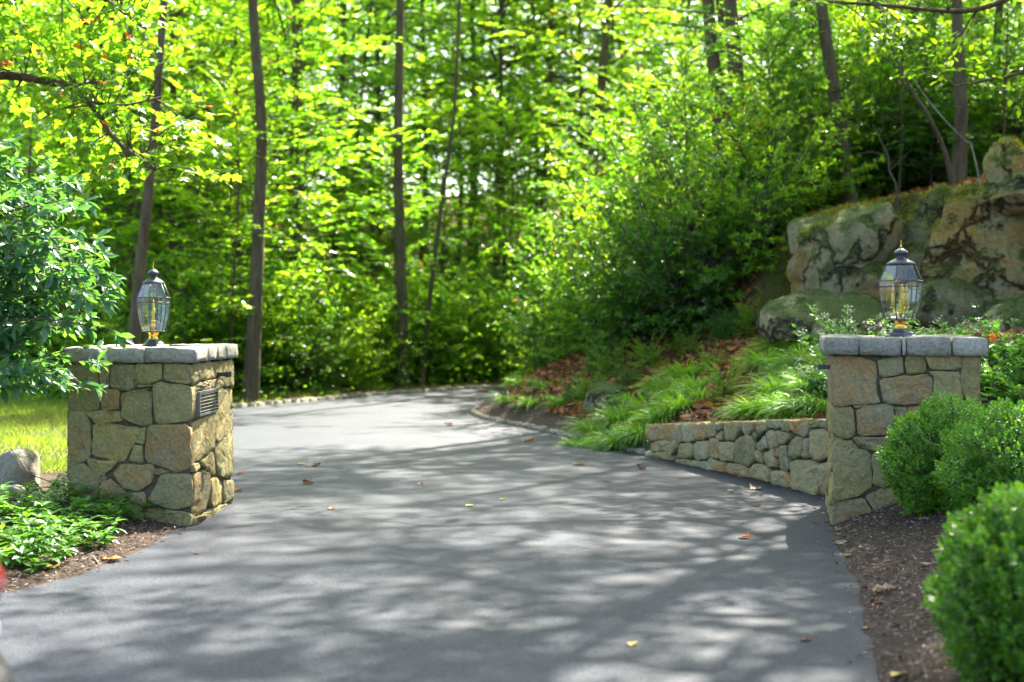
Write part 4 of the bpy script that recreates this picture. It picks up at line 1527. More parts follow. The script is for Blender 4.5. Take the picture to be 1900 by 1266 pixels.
for i, (x, d) in enumerate([(2.2, 47), (5.4, 46), (-1.5, 51), (8.4, 43), (11.5, 41), (0.6, 56), (-5.2, 53), (4.2, 56), (14, 44), (8.0, 52), (-9, 50), (-13, 46), (-17, 42), (11.5, 50), (-0.5, 45), (0.8, 50.5), (3.2, 51), (-3, 47.5), (6.8, 57), (-2.2, 58), (2.0, 60), (-6.5, 58), (5.2, 51.5)]):
    z = gz(x, d)
    t = thing("forest_tree", "far leafy tree in the wood " + zone_of(950 + F_PX * x / d), "tree", (x, d, z), 0, "far trees above the end of the drive")
    P = spline([(0, 0, -0.2), (.1, .1, 5), (rgt.normal() * .4, 0, 13)], 14)
    obj("trunk", trunk_mesh(P, .14, .03), M['bark'], t)
    for nm, me in (("crown", crown_mesh('canopy', i, 'forest_leaf')), ("branches", PROT['canopy'][i % 4][1])):
        o = obj(nm, me, None, t)
        o.rotation_euler = (0, 0, i * 1.3)
        o.scale = (1.15, 1.15, 1.25)
# bushes on the bank to the right
BANK = [(1010, 27.2, .5), (1040, 25.6, .6), (1075, 24.6, .62), (1120, 26.5, .95), (1105, 23.4, .55), (1165, 24.4, .9), (1185, 22.2, .72), (1230, 24.6, 1.05), (1250, 21.6, .8), (1215, 27.5, 1.2), (1290, 23.2, 1.0),
        (1330, 21.4, .78), (1305, 26.2, 1.2), (1370, 23.4, 1.05), (1400, 21.2, .75), (1430, 22.4, .9), (1395, 26.5, 1.25), (1480, 22.8, .75), (1500, 25.5, 1.1), (1560, 24.6, .9), (1620, 24.8, 1.0), (1690, 24.4, .9), (1740, 25.8, 1.1),
        (1830, 24.5, .95), (1890, 23.5, .85), (1440, 29, 1.3), (1160, 30, 1.25), (1260, 30, 1.3), (1340, 30.5, 1.3), (1080, 29.5, 1.1), (1550, 29, 1.3), (1700, 29, 1.3), (1860, 28.5, 1.3)]
BANK_L = {(1010, 27.2): "small bush at the far tip of the bank, where the road end disappears", (1040, 25.6): "low bush at the tip of the bank above the half buried stone",
          (1075, 24.6): "low bush over the pale stone at the far end of the bank", (1105, 23.4): "small dark bush nearest the sedge tufts on the bank", (1165, 24.4): "dark bush on the bank above the small pale stone",
          (1185, 22.2): "front bush on the bank above the arching grasses by the wall end", (1250, 21.6): "front bush on the bank straight above the wall end", (1230, 24.6): "taller bush behind the front bush above the wall end",
          (1330, 21.4): "front bush on the bank below the thick double trunk", (1290, 23.2): "rounded bush on the bank just left below the double trunk", (1370, 23.4): "large dark bush right below the foot of the double trunk",
          (1400, 21.2): "front bush on the bank nearest the left end of the ledge", (1430, 22.4): "dark bush touching the left end of the big rock", (1480, 22.8): "bush standing just above the rounded big rock",
          (1560, 24.6): "bush behind the foot of the short-footed trunk on the ledge", (1620, 24.8): "bush above the ledge between the two trunks, left one", (1690, 24.4): "bush above the ledge between the two trunks, right one",
          (1830, 24.5): "bush on the ledge right of the straight grey trunk", (1890, 23.5): "bush on the ledge at the right border of the picture"}
for i, (px, d, s) in enumerate(BANK):
    x = (px - 950) / F_PX * d
    lab = BANK_L.get((px, d), "green bush half hidden behind the front row of bushes on the bank")
    place('shrub', "laurel_bush", lab, "bush", "bushes on the wooded bank", x, d, s, i, 'dark_leaf' if i % 5 in (1, 3) else 'forest_leaf')
for i, (px, d, s) in enumerate([(1105, 28.5, .7), (1235, 26, .62), (1320, 28, .7), (1420, 25, .6), (1510, 27.5, .7), (1600, 26.5, .62), (1680, 27, .66), (1725, 23.6, .5), (1815, 26.5, .66), (1880, 25.6, .6), (1175, 33.5, .95), (1290, 34, 1.0), (1410, 33, 1.0), (1530, 33, 1.0),
                                (1650, 33, 1.0), (1770, 33, 1.0), (1880, 33, 1.0), (1480, 24.4, .5)]):
    x = (px - 950) / F_PX * d
    place('sapling', "bank_sapling", ("bright sapling rising out of the bushes " if d < 28.2 else "bright sapling far up the slope ") + ("left of the double trunk" if px < 1300 else "by the double trunk" if px < 1440 else "above the left part of the ledge" if px < 1620 else "above the middle of the ledge" if px < 1760 else "above the right part of the ledge"), "sapling", "saplings on the wooded bank", x, d, s, i, 'forest_leaf', stem=stems)

for lab, px, d, s_, i in [("dark leafy sapling in front of the thick double trunk, to its left", 1262, 22.6, .6, 1), ("dark leafy sapling between the double trunk and the ledge", 1425, 22.6, .55, 2),
                          ("dark leafy sapling at the left end of the ledge before the trunk there", 1500, 23.4, .58, 3), ("dark leafy sapling on the ledge between the two trunks there", 1665, 23.0, .55, 0),
                          ("dark leafy sapling on the ledge at the right border", 1858, 22.4, .55, 1)]:
    place('sapling', "bank_sapling", lab, "sapling", "dark saplings before the trunks", (px - 950) / F_PX * d, d, s_, i, 'dark_leaf', stem=stems)
for i, (px, d) in enumerate([(1062, 20.6), (1095, 20.2), (1130, 20.9), (1165, 20.0), (1200, 20.5), (1275, 20.3), (1345, 20.2), (1398, 20.0), (1345, 16.8), (1110, 21.6), (1320, 18.4)]):
    x = (px - 950) / F_PX * d
    place('shrub', "seedling", "small green seedling growing through the leaf litter of the bank", "plant", "seedlings on the bank", x, d, 0.13 + 0.07 * ((i * 7) % 5) / 4, i, 'forest_leaf' if i % 3 else 'cover_leaf')

# far wood: one mass of foliage closing the view
rgf = np.random.default_rng(31)
nc = 4600
cx = rgf.uniform(-48, 48, nc)
cyy = 56 + 50 * rgf.random(nc) ** 1.3
cz = rgf.uniform(0, 1, nc) ** 1.0 * 27
Cc = np.repeat(np.stack([cx, cyy, cz], -1), 105, 0)
off = rgf.normal(size=Cc.shape) * np.array([1.3, 1.3, 0.5])
C = Cc + off
C[:, 2] = np.maximum(C[:, 2] + ground_h(C[:, 0], C[:, 1]) * 0.75, 0.2)
nn = np.array([0, 0, 1.0]) + rgf.normal(size=C.shape) * 0.5
A = rgf.normal(size=C.shape) * np.array([1, 1, .3])
sz_ = rgf.uniform(0.2, 0.40, len(C))
fw_ = obj("far_woods", leaves_mesh("far_woods", C, A, nn, sz_, sz_ * 0.75, T_RH), M['forest_leaf'])
fw_['kind'] = 'stuff'
fw_['label'] = "dense sunlit woodland far behind the trees"

# ------------------------------------------------------------------ rocks
def rock_mesh(name, size, seed, sub=4, cuts=9, amp=0.10, flat=None, layer=0.0):
    bm = bmesh.new()
    bmesh.ops.create_icosphere(bm, subdivisions=sub, radius=1.0)
    rg = np.random.default_rng(seed)
    pl = [(Vector(unit(rg.normal(size=3))), rg.uniform(0.55, 0.85)) for _ in range(cuts)]
    if flat:
        pl += [(Vector(n).normalized(), d) for n, d in flat]
    off = Vector(rg.uniform(-30, 30, 3))
    S = Vector(size)
    for v in bm.verts:
        p = v.co.copy()
        for n_, d_ in pl:
            k = p.dot(n_) - d_
            if k > 0:
                p -= n_ * k * 0.985
        q = Vector((p.x * S.x, p.y * S.y, p.z * S.z))
        nrm = v.co.normalized()
        a = mnoise.fractal(q * 1.1 + off, 0.9, 2.1, 5) * amp * 1.3 + mnoise.ridged_multi_fractal(q * 2.4 + off, 1.0, 2.0, 4, 1.0, 2.0) * amp * 0.30
        if layer:
            a += layer * (abs(((q.z * 0.8 - q.x * 0.55) * 2.6 + mnoise.noise(q * 1.3 + off)) % 1.0 - 0.5) - 0.25)
        v.co = q + nrm * a
    me = bpy.data.meshes.new(name)
    bm.to_mesh(me)
    bm.free()
    me.polygons.foreach_set("use_smooth", [True] * len(me.polygons))
    if sub > 4:
        me.set_sharp_from_angle(angle=R(26))
    return me


def rock(label, px, py, d, size, seed, rot=(0, 0, 0), sub=4, mat='rock', flat=None, cuts=9, amp=0.1, layer=0.0, name="rock", group="rocks of the ledge"):
    p = at(px, py, d)
    o = obj(name, rock_mesh(name, size, seed, sub, cuts, amp, flat, layer), M[mat], None, p)
    o.rotation_euler = tuple(R(a) for a in rot)
    return tag(o, label, "rock", group)


FR = [((-0.15, -1, 0.25), 0.55)]
rock("big grey rock with rounded top at the left end of the ledge", 1553, 488, 19.0, (0.80, 1.0, 1.0), 4, (0, 6, 10), 5, flat=[((-.25, -1, .12), .62), ((-1, -.2, -.1), .74), ((.5, -1, -.2), .7)], cuts=8, amp=0.13, layer=0.07)
rock("low flat grey rock at the foot of the ledge, beside the grasses", 1530, 600, 18.0, (0.80, 0.8, 0.40), 9, (4, -6, 8), 5, flat=[((.1, -.6, 1), .6)], cuts=7, amp=0.1, layer=0.05)
rock("broken rock face low in the ledge, left of the wide lantern", 1650, 545, 18.7, (0.62, 0.8, 0.72), 61, (0, -18, 12), 5, flat=[((.2, -1, .2), .55), ((-.5, -1, -.2), .66)], cuts=8, amp=0.12, layer=0.08)
rock("wedge of pale rock right behind the wide lantern", 1742, 470, 18.8, (0.66, 0.9, 0.80), 13, (0, 14, -8), 5, flat=[((.1, -1, .2), .55), ((-.7, -.6, .3), .7)], cuts=8, amp=0.11, layer=0.06)
rock("huge leaning rock slab with rusty streaks at the right of the ledge", 1852, 480, 18.3, (0.95, 1.1, 1.35), 17, (6, 36, -12), 5, flat=[((-.1, -1, .25), .5), ((-.7, -.1, .7), .75)], cuts=6, amp=0.12, layer=0.12)
rock("tall rust-stained rock filling the right border of the ledge", 1975, 500, 17.9, (0.95, 1.1, 1.25), 67, (0, 20, 8), 5, flat=[((-.2, -1, .1), .55), ((-.8, -.6, .1), .7)], cuts=7, amp=0.12, layer=0.10)
rock("dark mossy rock low in the gap behind the pillar lantern", 1750, 588, 17.8, (0.72, 0.7, 0.42), 23, (0, 0, 25), 5, flat=FR, cuts=8, layer=0.05)
rock("overhanging brown rock slab at the upper right corner of the ledge", 1912, 350, 18.0, (0.75, 1.1, 0.42), 29, (0, 24, -15), 5, flat=[((.0, -1, .1), .6)], cuts=7, amp=0.1, layer=0.10)
rock("lower rock at the right side, behind the flowering plants", 1900, 612, 16.9, (0.6, 0.6, 0.36), 37, (0, -14, 0), 5, cuts=8, layer=0.05)
rock("small pale stone lying on the bank above the inner kerb", 1130, 742, 19.4, (0.34, 0.3, 0.22), 41, (0, 10, 0), 3, group="stones on the bank")
rock("grey stone half buried at the tip of the planted bank", 1040, 755, 22.8, (0.36, 0.34, 0.2), 43, (0, -8, 20), 3, group="stones on the bank")
rock("pale stone under the bushes at the far end of the bank", 1085, 705, 23.6, (0.28, 0.3, 0.24), 47, (10, 0, 0), 3, group="stones on the bank")
#B
rock("large rounded grey boulder on the lawn edge left of the pillar", 38, 880, 11.9, (0.19, 0.2, 0.19), 51, (0, 8, 0), 4, 'boulder', cuts=5, amp=0.05, name="boulder", group="boulders by the lawn")
rock("small tan boulder in front of the large one by the lawn", 30, 918, 11.4, (0.09, 0.1, 0.08), 57, (0, 0, 30), 3, 'boulder', cuts=6, amp=0.03, name="boulder", group="boulders by the lawn")
rock("pale flat boulder at the left border behind the ground cover", -4, 890, 12.2, (0.14, 0.17, 0.13), 59, (0, -10, 10), 3, 'boulder', cuts=6, amp=0.04, name="boulder", group="boulders by the lawn")

# moss and turf along the top of the ledge
rgm = np.random.default_rng(41)
pts = []
for k in range(90000):
    px = rgm.uniform(1500, 2050)
    u = (px - 1500) / 500
    x = 4.0 + u * 4.0 + rgm.normal() * 0.15
    yb = 20.15 - 0.28 * (x - 3.9) + rgm.normal() * 0.35
    pts.append((x, yb))
pts = np.array(pts)
keep = (vnoise(pts[:, 0], pts[:, 1], 2.3, 3) + 0.25 * rgm.normal(size=len(pts))) > -0.1
pts = pts[keep][:42000]
zz = ground_h(pts[:, 0], pts[:, 1])
C = np.stack([pts[:, 0], pts[:, 1], zz - 0.01], -1)
A = np.stack([rgm.normal(size=len(C)) * .6, rgm.normal(size=len(C)) * .6 - 0.35, np.full(len(C), .55)], -1)
ms = obj("moss", leaves_mesh("moss", C, A, rgm.normal(size=C.shape) + [0, -1, 1.0], rgm.uniform(0.04, 0.10, len(C)), rgm.uniform(0.014, 0.028, len(C)), T_RH), M['moss_mat'])
ms['kind'] = 'stuff'
ms['label'] = "yellow-green moss hanging along the top of the rock ledge"

from mathutils.bvhtree import BVHTree
mc, mn = [], []
rocks_ = [o for o in COL.objects if o.name.split('.')[0] == 'rock' and o.location.x > 3]
trees_ = []
for o in rocks_:
    mw = Matrix.Translation(o.location) @ o.rotation_euler.to_matrix().to_4x4()
    trees_.append(BVHTree.FromPolygons([mw @ v.co for v in o.data.vertices], [tuple(p.vertices) for p in o.data.polygons]))
for k in range(26000):
    x_, y_ = rgm.uniform(3.6, 8.6), rgm.uniform(17.0, 20.0)
    if vnoise(np.array([x_]), np.array([y_]), 2.6, 6)[0] + 0.25 * rgm.normal() < 0.0:
        continue
    best = None
    for b_ in trees_:
        h_ = b_.ray_cast(Vector((x_, y_, 9.0)), Vector((0, 0, -1)))
        if h_[0] is not None and (best is None or h_[0].z > best[0].z):
            best = h_
    if best is not None and best[1].z > 0.45 and best[0].z > 2.2:
        mc.append(tuple(best[0]))
        mn.append(tuple(best[1]))
if mc:
    C = np.array(mc)
    A = np.array(mn) * 0.6 + rgm.normal(size=C.shape) * .6 + [0, -.4, 0]
    o = obj("moss", leaves_mesh("moss", C, A, rgm.normal(size=C.shape) + [0, -1, 1.0], rgm.uniform(.03, .08, len(C)), rgm.uniform(.012, .026, len(C)), T_RH), M['moss_mat'])
    o['kind'] = 'stuff'
    o['label'] = "yellow-green moss tufts on the tops of the ledge rocks"
uu, vv_ = rgm.uniform(0.2, WL, 2600), rgm.uniform(-0.42, -0.20, 2600) + rgm.normal(size=2600) * .02
mk = vnoise(uu, vv_, 4.0, 5) > -0.25
uu, vv_ = uu[mk], vv_[mk]
C = np.stack([WALL_B[0] + ud[0] * uu + nd[0] * vv_, WALL_B[1] + ud[1] * uu + nd[1] * vv_, WALL_ZB + (WALL_ZA - WALL_ZB) * uu / WL - 0.015 + 0 * uu], -1)
A = rgm.normal(size=C.shape) * .5 + [0, 0, 0.8]
o = obj("moss", leaves_mesh("moss", C, A, rgm.normal(size=C.shape), rgm.uniform(.015, .04, len(C)), .012, T_RH), M['moss_mat'])
o['kind'] = 'stuff'
o['label'] = "thin moss along the back of the low wall top"

# ------------------------------------------------------------------ leaf litter, mulch, ground cover, lawn
def scatter(n, box, cond, rg):
    x = rg.uniform(box[0], box[1], n)
    y = rg.uniform(box[2], box[3], n)
    s, t = road_dist(x, y)
    m = cond(x, y, s, t)
    return x[m], y[m], s[m]


def flat_bits(name, x, y, lo, hi, asp, lift, mat, rg, tmpl=T_SM, tilt=0.35, label=""):
    z = np.maximum(ground_h(x, y), np.where(road_dist(x, y)[0] < 0, 0.0, -9))
    C = np.stack([x, y, z + lift * rg.random(len(x)) + 0.006], -1)
    A = np.stack([rg.normal(size=len(x)), rg.normal(size=len(x)), rg.normal(size=len(x)) * tilt * .5], -1)
    L = rg.uniform(lo, hi, len(x))
    nn = np.array([0, 0, 1.0]) + rg.normal(size=C.shape) * tilt
    o = obj(name, leaves_mesh(name, C, A, nn, L, L * asp, tmpl), M[mat])
    o['kind'] = 'stuff'
    o['label'] = label
    return o


rgl = np.random.default_rng(51)
x, y, s = scatter(140000, (0, 12, 12.8, 32), lambda x, y, s, t: (t == 'R') & (s > 0.33) & (s < 9) & ~((np.abs((x - 3.55) * .27 + (y - 19.4) * .96 - 1.0) < 1.3) & (x > 3.6) & (rgl.random(len(x)) < .93)) & (rgl.random(len(x)) < np.clip(0.62 + 0.6 * vnoise(x, y, 1.4, 2), 0.3, 1)) & (y > 12.9), rgl)
flat_bits("leaf_litter", x[:44000], y[:44000], 0.06, 0.13, 0.62, 0.04, 'litter', rgl, T_SM, 0.5, "dry orange and brown leaves lying on the wooded bank")
x, y, s = scatter(60000, (-3, 9, 16, 29), lambda x, y, s, t: (t == 'F') & (s > 0.2) & (s < 4), rgl)
# mulch to the right and left
x, y, s = scatter(60000, (1.2, 6.2, 4.5, 13.5), lambda x, y, s, t: (t != 'L') & (s > -0.16) & (s < 3.4) & (rgl.random(len(x)) < np.where(s < 0.0, 0.35 * np.exp(np.minimum(s, 0) / 0.05), 1)), rgl)
x2, y2, s2 = scatter(30000, (-5.5, -2.3, 6.5, 12.5), lambda x, y, s, t: (t == 'L') & (s > -0.16) & (s < 1.2) & (rgl.random(len(x)) < np.where(s < 0.0, 0.35 * np.exp(np.minimum(s, 0) / 0.05), 1)), rgl)
x3, y3, s3 = scatter(40000, (-1, 4, 15.8, 28), lambda x, y, s, t: (t == 'R') & (s > 0.14) & (s < 1.0), rgl)
X, Y = np.concatenate([x[:34000], x2[:9000], x3[:9000]]), np.concatenate([y[:34000], y2[:9000], y3[:9000]])
flat_bits("bark_mulch", X, Y, 0.018, 0.055, 0.3, 0.012, 'mulch', rgl, T_RH, 0.55, "shredded brown bark mulch spread beside the drive")

# ground cover at the foot of the left pillar
x, y, s = scatter(13000, (-7.5, -2.4, 7.2, 14.0), lambda x, y, s, t: (t == 'L') & (s > 0.22 + 0.16 * vnoise(x, y, 3.0, 4)) & ~((x > LP0[0] - .02) & (y > 10.9) & (y < 12.4)) & ((y < 12.6) | (x < -4.0)) & (y < 13.2) & ~((x < -3.62) & (y > 10.9)), rgl)
x, y = x[:2500], y[:2500]
hgt = rgl.uniform(0.09, 0.20, len(x)) * np.clip(0.6 + 0.5 * road_dist(x, y)[0], 0.5, 1.0)
z = ground_h(x, y)
per = 9
C = np.repeat(np.stack([x, y, z + hgt], -1), per, 0)
a = np.tile(np.arange(per) * 2.4, len(x)) + np.repeat(rgl.uniform(0, 6, len(x)), per)
lev = np.tile((np.arange(per) % 3), len(x))
C[:, 2] -= lev * 0.022
tiltv = np.repeat(rgl.normal(size=(len(x), 2)) * .15, per, 0)
A = np.stack([np.cos(a) + tiltv[:, 0], np.sin(a) + tiltv[:, 1], 0.45 - 0.32 * lev + rgl.normal(size=len(a)) * .12], -1)
nn = np.stack([-0.4 * np.cos(a), -0.4 * np.sin(a), np.ones(len(a))], -1) + rgl.normal(size=A.shape) * .15
LL = rgl.uniform(0.055, 0.10, len(a))
gc = obj("ground_cover", leaves_mesh("ground_cover", C, A, nn, LL, LL * 0.46, T_EL), M['cover_leaf'])
gc['kind'] = 'stuff'
gc['label'] = "low glossy evergreen ground cover at the foot of the left pillar"

# lawn
def blades(x, y, z, h, w, rg, lean=0.35):
    n = len(x)
    C = np.stack([x, y, z], -1)
    A = np.stack([rg.normal(size=n) * lean, rg.normal(size=n) * lean, np.ones(n)], -1)
    nn = rg.normal(size=(n, 3)) * np.array([1, 1, .2])
    return leaves_mesh("blades", C, A, nn, h, w, T_RH)


x, y, s = scatter(160000, (-13, -3.5, 12.9, 29.5), lambda x, y, s, t: (t != 'R') & (s > 0.15) & (y > 12.9) & (rgl.random(len(x)) < np.clip(0.55 + 0.5 * vnoise(x, y, 1.8, 7), .08, 1)), rgl)
x, y = x[:70000], y[:70000]
lw = obj("lawn", blades(x, y, ground_h(x, y) - 0.005, rgl.uniform(0.04, 0.11, len(x)), rgl.uniform(0.006, 0.012, len(x)), rgl, 0.5), M['lawn'])
lw['kind'] = 'stuff'
lw['label'] = "sunlit short lawn behind the left pillar"
# undergrowth on the woodland floor beyond the kerb
x, y, s = scatter(60000, (-16, 6, 24, 46), lambda x, y, s, t: ((t == 'F') | ((t == 'L') & (y > 24))) & (s > 0.15), rgl)
x, y = x[:20000], y[:20000]
n_ = len(x)
C = np.stack([x, y, ground_h(x, y) + rgl.random(n_) ** 1.6 * 0.55], -1)
A = np.stack([rgl.normal(size=n_), rgl.normal(size=n_), rgl.normal(size=n_) * .3], -1)
ug = obj("undergrowth", leaves_mesh("undergrowth", C, A, np.array([0, 0, 1.]) + rgl.normal(size=C.shape) * .4, rgl.uniform(.06, .14, n_), rgl.uniform(.04, .08, n_), T_RH), M['forest_leaf'])
ug['kind'] = 'stuff'
ug['label'] = "low leafy undergrowth on the floor of the wood beyond the kerb"


# ------------------------------------------------------------------ ornamental grasses
def grass_clump(rg, n=330, Lm=0.44, spread=0.5, w=0.011, bias=(0, 0)):
    seg = 6
    a = rg.uniform(0, 2 * np.pi, n)
    L = Lm * rg.uniform(0.55, 1.15, n)
    r0 = 0.09 * np.sqrt(rg.random(n))
    th0 = rg.uniform(0.2, 1.05, n)
    th1 = th0 + rg.uniform(1.2, 2.0, n)
    dirx, diry = np.cos(a) + bias[0], np.sin(a) + bias[1]
    nr = np.hypot(dirx, diry)
    dirx, diry = dirx / nr, diry / nr
    pr = np.zeros((n, seg + 1))
    pz = np.zeros((n, seg + 1))
    for i in range(seg):
        th = th0 + (th1 - th0) * (i + .5) / seg
        pr[:, i + 1] = pr[:, i] + np.sin(th) * L / seg
        pz[:, i + 1] = pz[:, i] + np.cos(th) * L / seg
    ww = w * rg.uniform(0.7, 1.3, n)
    prof = np.array([.6, .9, 1, 1, .85, .55, .08])
    X = r0[:, None] * np.cos(a)[:, None] + dirx[:, None] * pr
    Y = r0[:, None] * np.sin(a)[:, None] + diry[:, None] * pr
    side = np.stack([-diry, dirx], -1)
    hw = ww[:, None] * prof[None] / 2
    V = np.zeros((n, seg + 1, 2, 3))
    tw = rg.normal(size=n) * .3
    for k, sg in enumerate((-1, 1)):
        V[:, :, k, 0] = X + sg * hw * side[:, None, 0]
        V[:, :, k, 1] = Y + sg * hw * side[:, None, 1]
        V[:, :, k, 2] = pz + sg * hw * tw[:, None]
    base = np.arange(n)[:, None] * (seg + 1) * 2 + np.arange(seg)[None] * 2
    F = np.stack([base, base + 1, base + 3, base + 2], -1).reshape(-1, 4)
    return build_mesh("grass_clump", V.reshape(-1, 3), F, False)


clumps = [grass_clump(np.random.default_rng(60 + k), bias=(-0.25, -0.3)) for k in range(4)]
for me in clumps:
    me.materials.append(M['hakone'])
HAK = [(1075, 17.9), (1100, 18.4), (1125, 17.6), (1150, 18.2), (1175, 17.3), (1200, 18.0), (1195, 17.0), (1228, 17.2), (1250, 18.0), (1262, 17.2), (1290, 17.9), (1225, 18.7), (1168, 18.9), (1270, 18.7), (1300, 17.4), (1150, 17.3),
       (1400, 15.3), (1430, 15.0), (1470, 14.6), (1500, 14.3), (1528, 14.2), (1440, 15.8), (1480, 15.4), (1515, 15.0), (1460, 16.4), (1500, 16.0),
       (1425, 17.4), (1455, 17.0), (1490, 16.8), (1520, 16.4), (1440, 18.2), (1475, 17.8), (1545, 15.4), (1560, 16.2), (1510, 17.4)]
for i, (px, d) in enumerate(HAK):
    x = (px - 950) / F_PX * d
    near = i < 16
    o = obj("ornamental_grass", clumps[i % 4], None, None, (x, d, gz(x, d) - 0.02))
    o.rotation_euler = (random.uniform(-.12, .12), random.uniform(-.12, .12), random.uniform(-.7, .7))
    o['kind'] = 'thing'
    s = random.uniform(0.85, 1.15) * (0.92 if near else 1.0)
    o.scale = (s, s, s * random.uniform(0.9, 1.1))
    if near:
        tag(o, "arching bright green grass clump between the low wall end and the kerb", "grass clump", "arching grasses by the wall end")
    else:
        tag(o, "arching green grass clump on the bank above the low wall, beside the right pillar", "grass clump", "arching grasses above the low wall")
sedge = grass_clump(np.random.default_rng(71), 160, 0.36, 0.4, 0.012)
sedge.materials.append(M['hakone'])
for i, (px, d, lab) in enumerate([(945, 22.6, "spiky bright sedge tuft nearest the tip of the inner kerb"), (985, 21.6, "dark sedge tuft second from the kerb tip"), (1012, 22.2, "sedge tuft before the half buried stone"),
                                  (1040, 20.8, "dark sedge tuft beside the big arching grasses"), (968, 23.6, "small sedge tuft at the back of the kerb tip")]):
    x = (px - 950) / F_PX * d
    o = obj("sedge_tuft", sedge, None, None, (x, d, gz(x, d) - 0.02))
    o.rotation_euler = (0, 0, i * 1.3)
    tag(o, lab, "sedge", "sedge tufts at the kerb tip")


# ------------------------------------------------------------------ flowering plants behind the right pillar
def flower_plant(label, px, d, h, r, seed, nb=70, bloom='pale_bloom', group="flowering plants behind the right pillar", blooms=True):
    rg = np.random.default_rng(seed)
    x = (px - 950) / F_PX * d
    t = thing("flowering_plant", label, "plant", (x, d, gz(x, d) - 0.02), 0, group)
    limbs = radial_limbs(rg, nb, 0.02, 0.08, lambda q: r, R(20), R(62), 0.05, 5)
    zm = max(P[-1][2] for P in limbs)
    limbs = [P * np.array([1, 1, h / zm]) for P in limbs]
    C, A, NN, L, W, tw = foliage(rg, limbs, 9, 0.14, 0.018, 0.05, 0.026, 0.6, 0.05, t0=0.15)
    obj("foliage", leaves_mesh("foliage", C, A, NN, L, W, T_SM), M['cover_leaf'], t)
    obj("stems", tubes_mesh("stems", [(P, np.linspace(.004, .002, len(P))) for P in limbs], 4), M['twig'], t)
    if blooms:
        tips = np.array([P[-1] for P in limbs])
        C = np.repeat(tips, 14, 0) + rg.normal(size=(len(tips) * 14, 3)) * np.array([.03, .03, .022])
        A = rg.normal(size=C.shape)
        obj("flowers", leaves_mesh("flowers", C, A, np.array([0, 0, 1.]) + rg.normal(size=C.shape) * .5, .02, .018, T_SM), M[bloom], t)
    return t


flower_plant("pale flowering plant left of the right lantern, above the pillar cap", 1560, 14.6, 0.62, 0.4, 1)
flower_plant("pale flowering plant directly behind the foot of the right lantern", 1625, 14.4, 0.62, 0.4, 2)
flower_plant("cream flowering plant beside the grasses, next to the pillar cap", 1590, 15.6, 0.68, 0.42, 3)
flower_plant("bushy plant right of the pillar cap with one orange flower", 1850, 12.9, 0.50, 0.36, 4, 46, 'orange_bloom', blooms=False)
flower_plant("bushy plant at the right border beside the pillar", 1890, 13.4, 0.52, 0.38, 5, 46, blooms=False)
flower_plant("low plant behind the boxwoods at the right border", 1905, 12.4, 0.42, 0.34, 6, 40, blooms=False)
flower_plant("pale flowering plant right of the lantern foot, before the rocks", 1740, 14.9, 0.50, 0.4, 7)
p_ = at(1841, 625, 12.7)
C = np.tile(p_, (26, 1)) + rng.normal(size=(26, 3)) * .012
t = obj("orange_flower", leaves_mesh("orange_flower", C, rng.normal(size=C.shape), rng.normal(size=C.shape), .035, .025, T_SM), M['orange_bloom'])
tag(t, "single orange flower beside the right end of the pillar cap", "flower")


# ------------------------------------------------------------------ boxwoods
def boxwood(label, c, r, seed, n=15000):
    rg = np.random.default_rng(seed)
    z0 = gz(c[0], c[1])
    t = thing("boxwood_bush", label, "bush", (c[0], c[1], z0), 0, "clipped boxwood bushes")
    cz_ = c[2] - z0
    ns = n // 9
    dirs = unit(rg.normal(size=(ns, 3)))
    dirs = dirs[dirs[:, 2] > -0.75]
    lump = 1 + 0.07 * np.sin(dirs[:, 0] * 7 + seed) * np.sin(dirs[:, 1] * 6 + 1) + 0.05 * np.sin(dirs[:, 2] * 9 + dirs[:, 0] * 5) + rg.normal(size=len(dirs)) * 0.04 + 0.09 * (rg.random(len(dirs)) < 0.06) * rg.random(len(dirs))
    depth = np.where(rg.random(len(dirs)) < 0.3, rg.uniform(0.72, 0.95, len(dirs)), 1.0)
    tip = dirs * np.array(r) * (lump * depth)[:, None] + np.array([0, 0, cz_])
    grow = unit(dirs + np.array([0, 0, 0.55]) + rg.normal(size=dirs.shape) * .28)
    per = 9
    k = np.tile(np.arange(per), len(dirs))
    G = np.repeat(grow, per, 0)
    T0 = np.repeat(tip, per, 0)
    a = k * 2.4 + np.repeat(rg.uniform(0, 6, len(dirs)), per)
    e = unit(np.cross(G, np.array([.3, .2, 1.0])))
    f = np.cross(G, e)
    rad = np.cos(a)[:, None] * e + np.sin(a)[:, None] * f
    C = T0 - G * (k * 0.0075)[:, None]
    A = G * (0.9 - 0.08 * k)[:, None] + rad * (0.35 + 0.1 * k)[:, None] + rg.normal(size=G.shape) * .1
    nn = G * 1.0 - rad * 0.4 + rg.normal(size=G.shape) * .15
    L = rg.uniform(0.019, 0.031, len(C))
    obj("crown", leaves_mesh("boxwood_crown", C, A, nn, L, L * .6, T_SM), M['box_leaf'], t)
    # the stems inside
    lines = []
    for i in range(90):
        d = unit(rg.normal(size=3) + [0, 0, .3])
        p0 = np.array([0, 0, 0.0]) + rg.normal(size=3) * [.05, .05, 0]
        p2 = d * np.array(r) * 0.93 + [0, 0, cz_]
        p1 = (p0 + p2) / 2 + rg.normal(size=3) * .05
        lines.append((spline([p0, p1, p2], 6), np.linspace(.008, .002, 6)))
    obj("branches", tubes_mesh("branches", lines, 4), M['twig'], t)
    # old leaves deeper in
    m = 5200
    d = unit(rg.normal(size=(m, 3)))
    C = d * np.array(r) * rg.uniform(0.55, 0.9, m)[:, None] + [0, 0, cz_]
    L = rg.uniform(.02, .035, m)
    obj("inner_leaves", leaves_mesh("inner_leaves", C, rg.normal(size=C.shape), d + rg.normal(size=C.shape) * .6, L, L * .6, T_RH), M['box_leaf'], t)
    return t


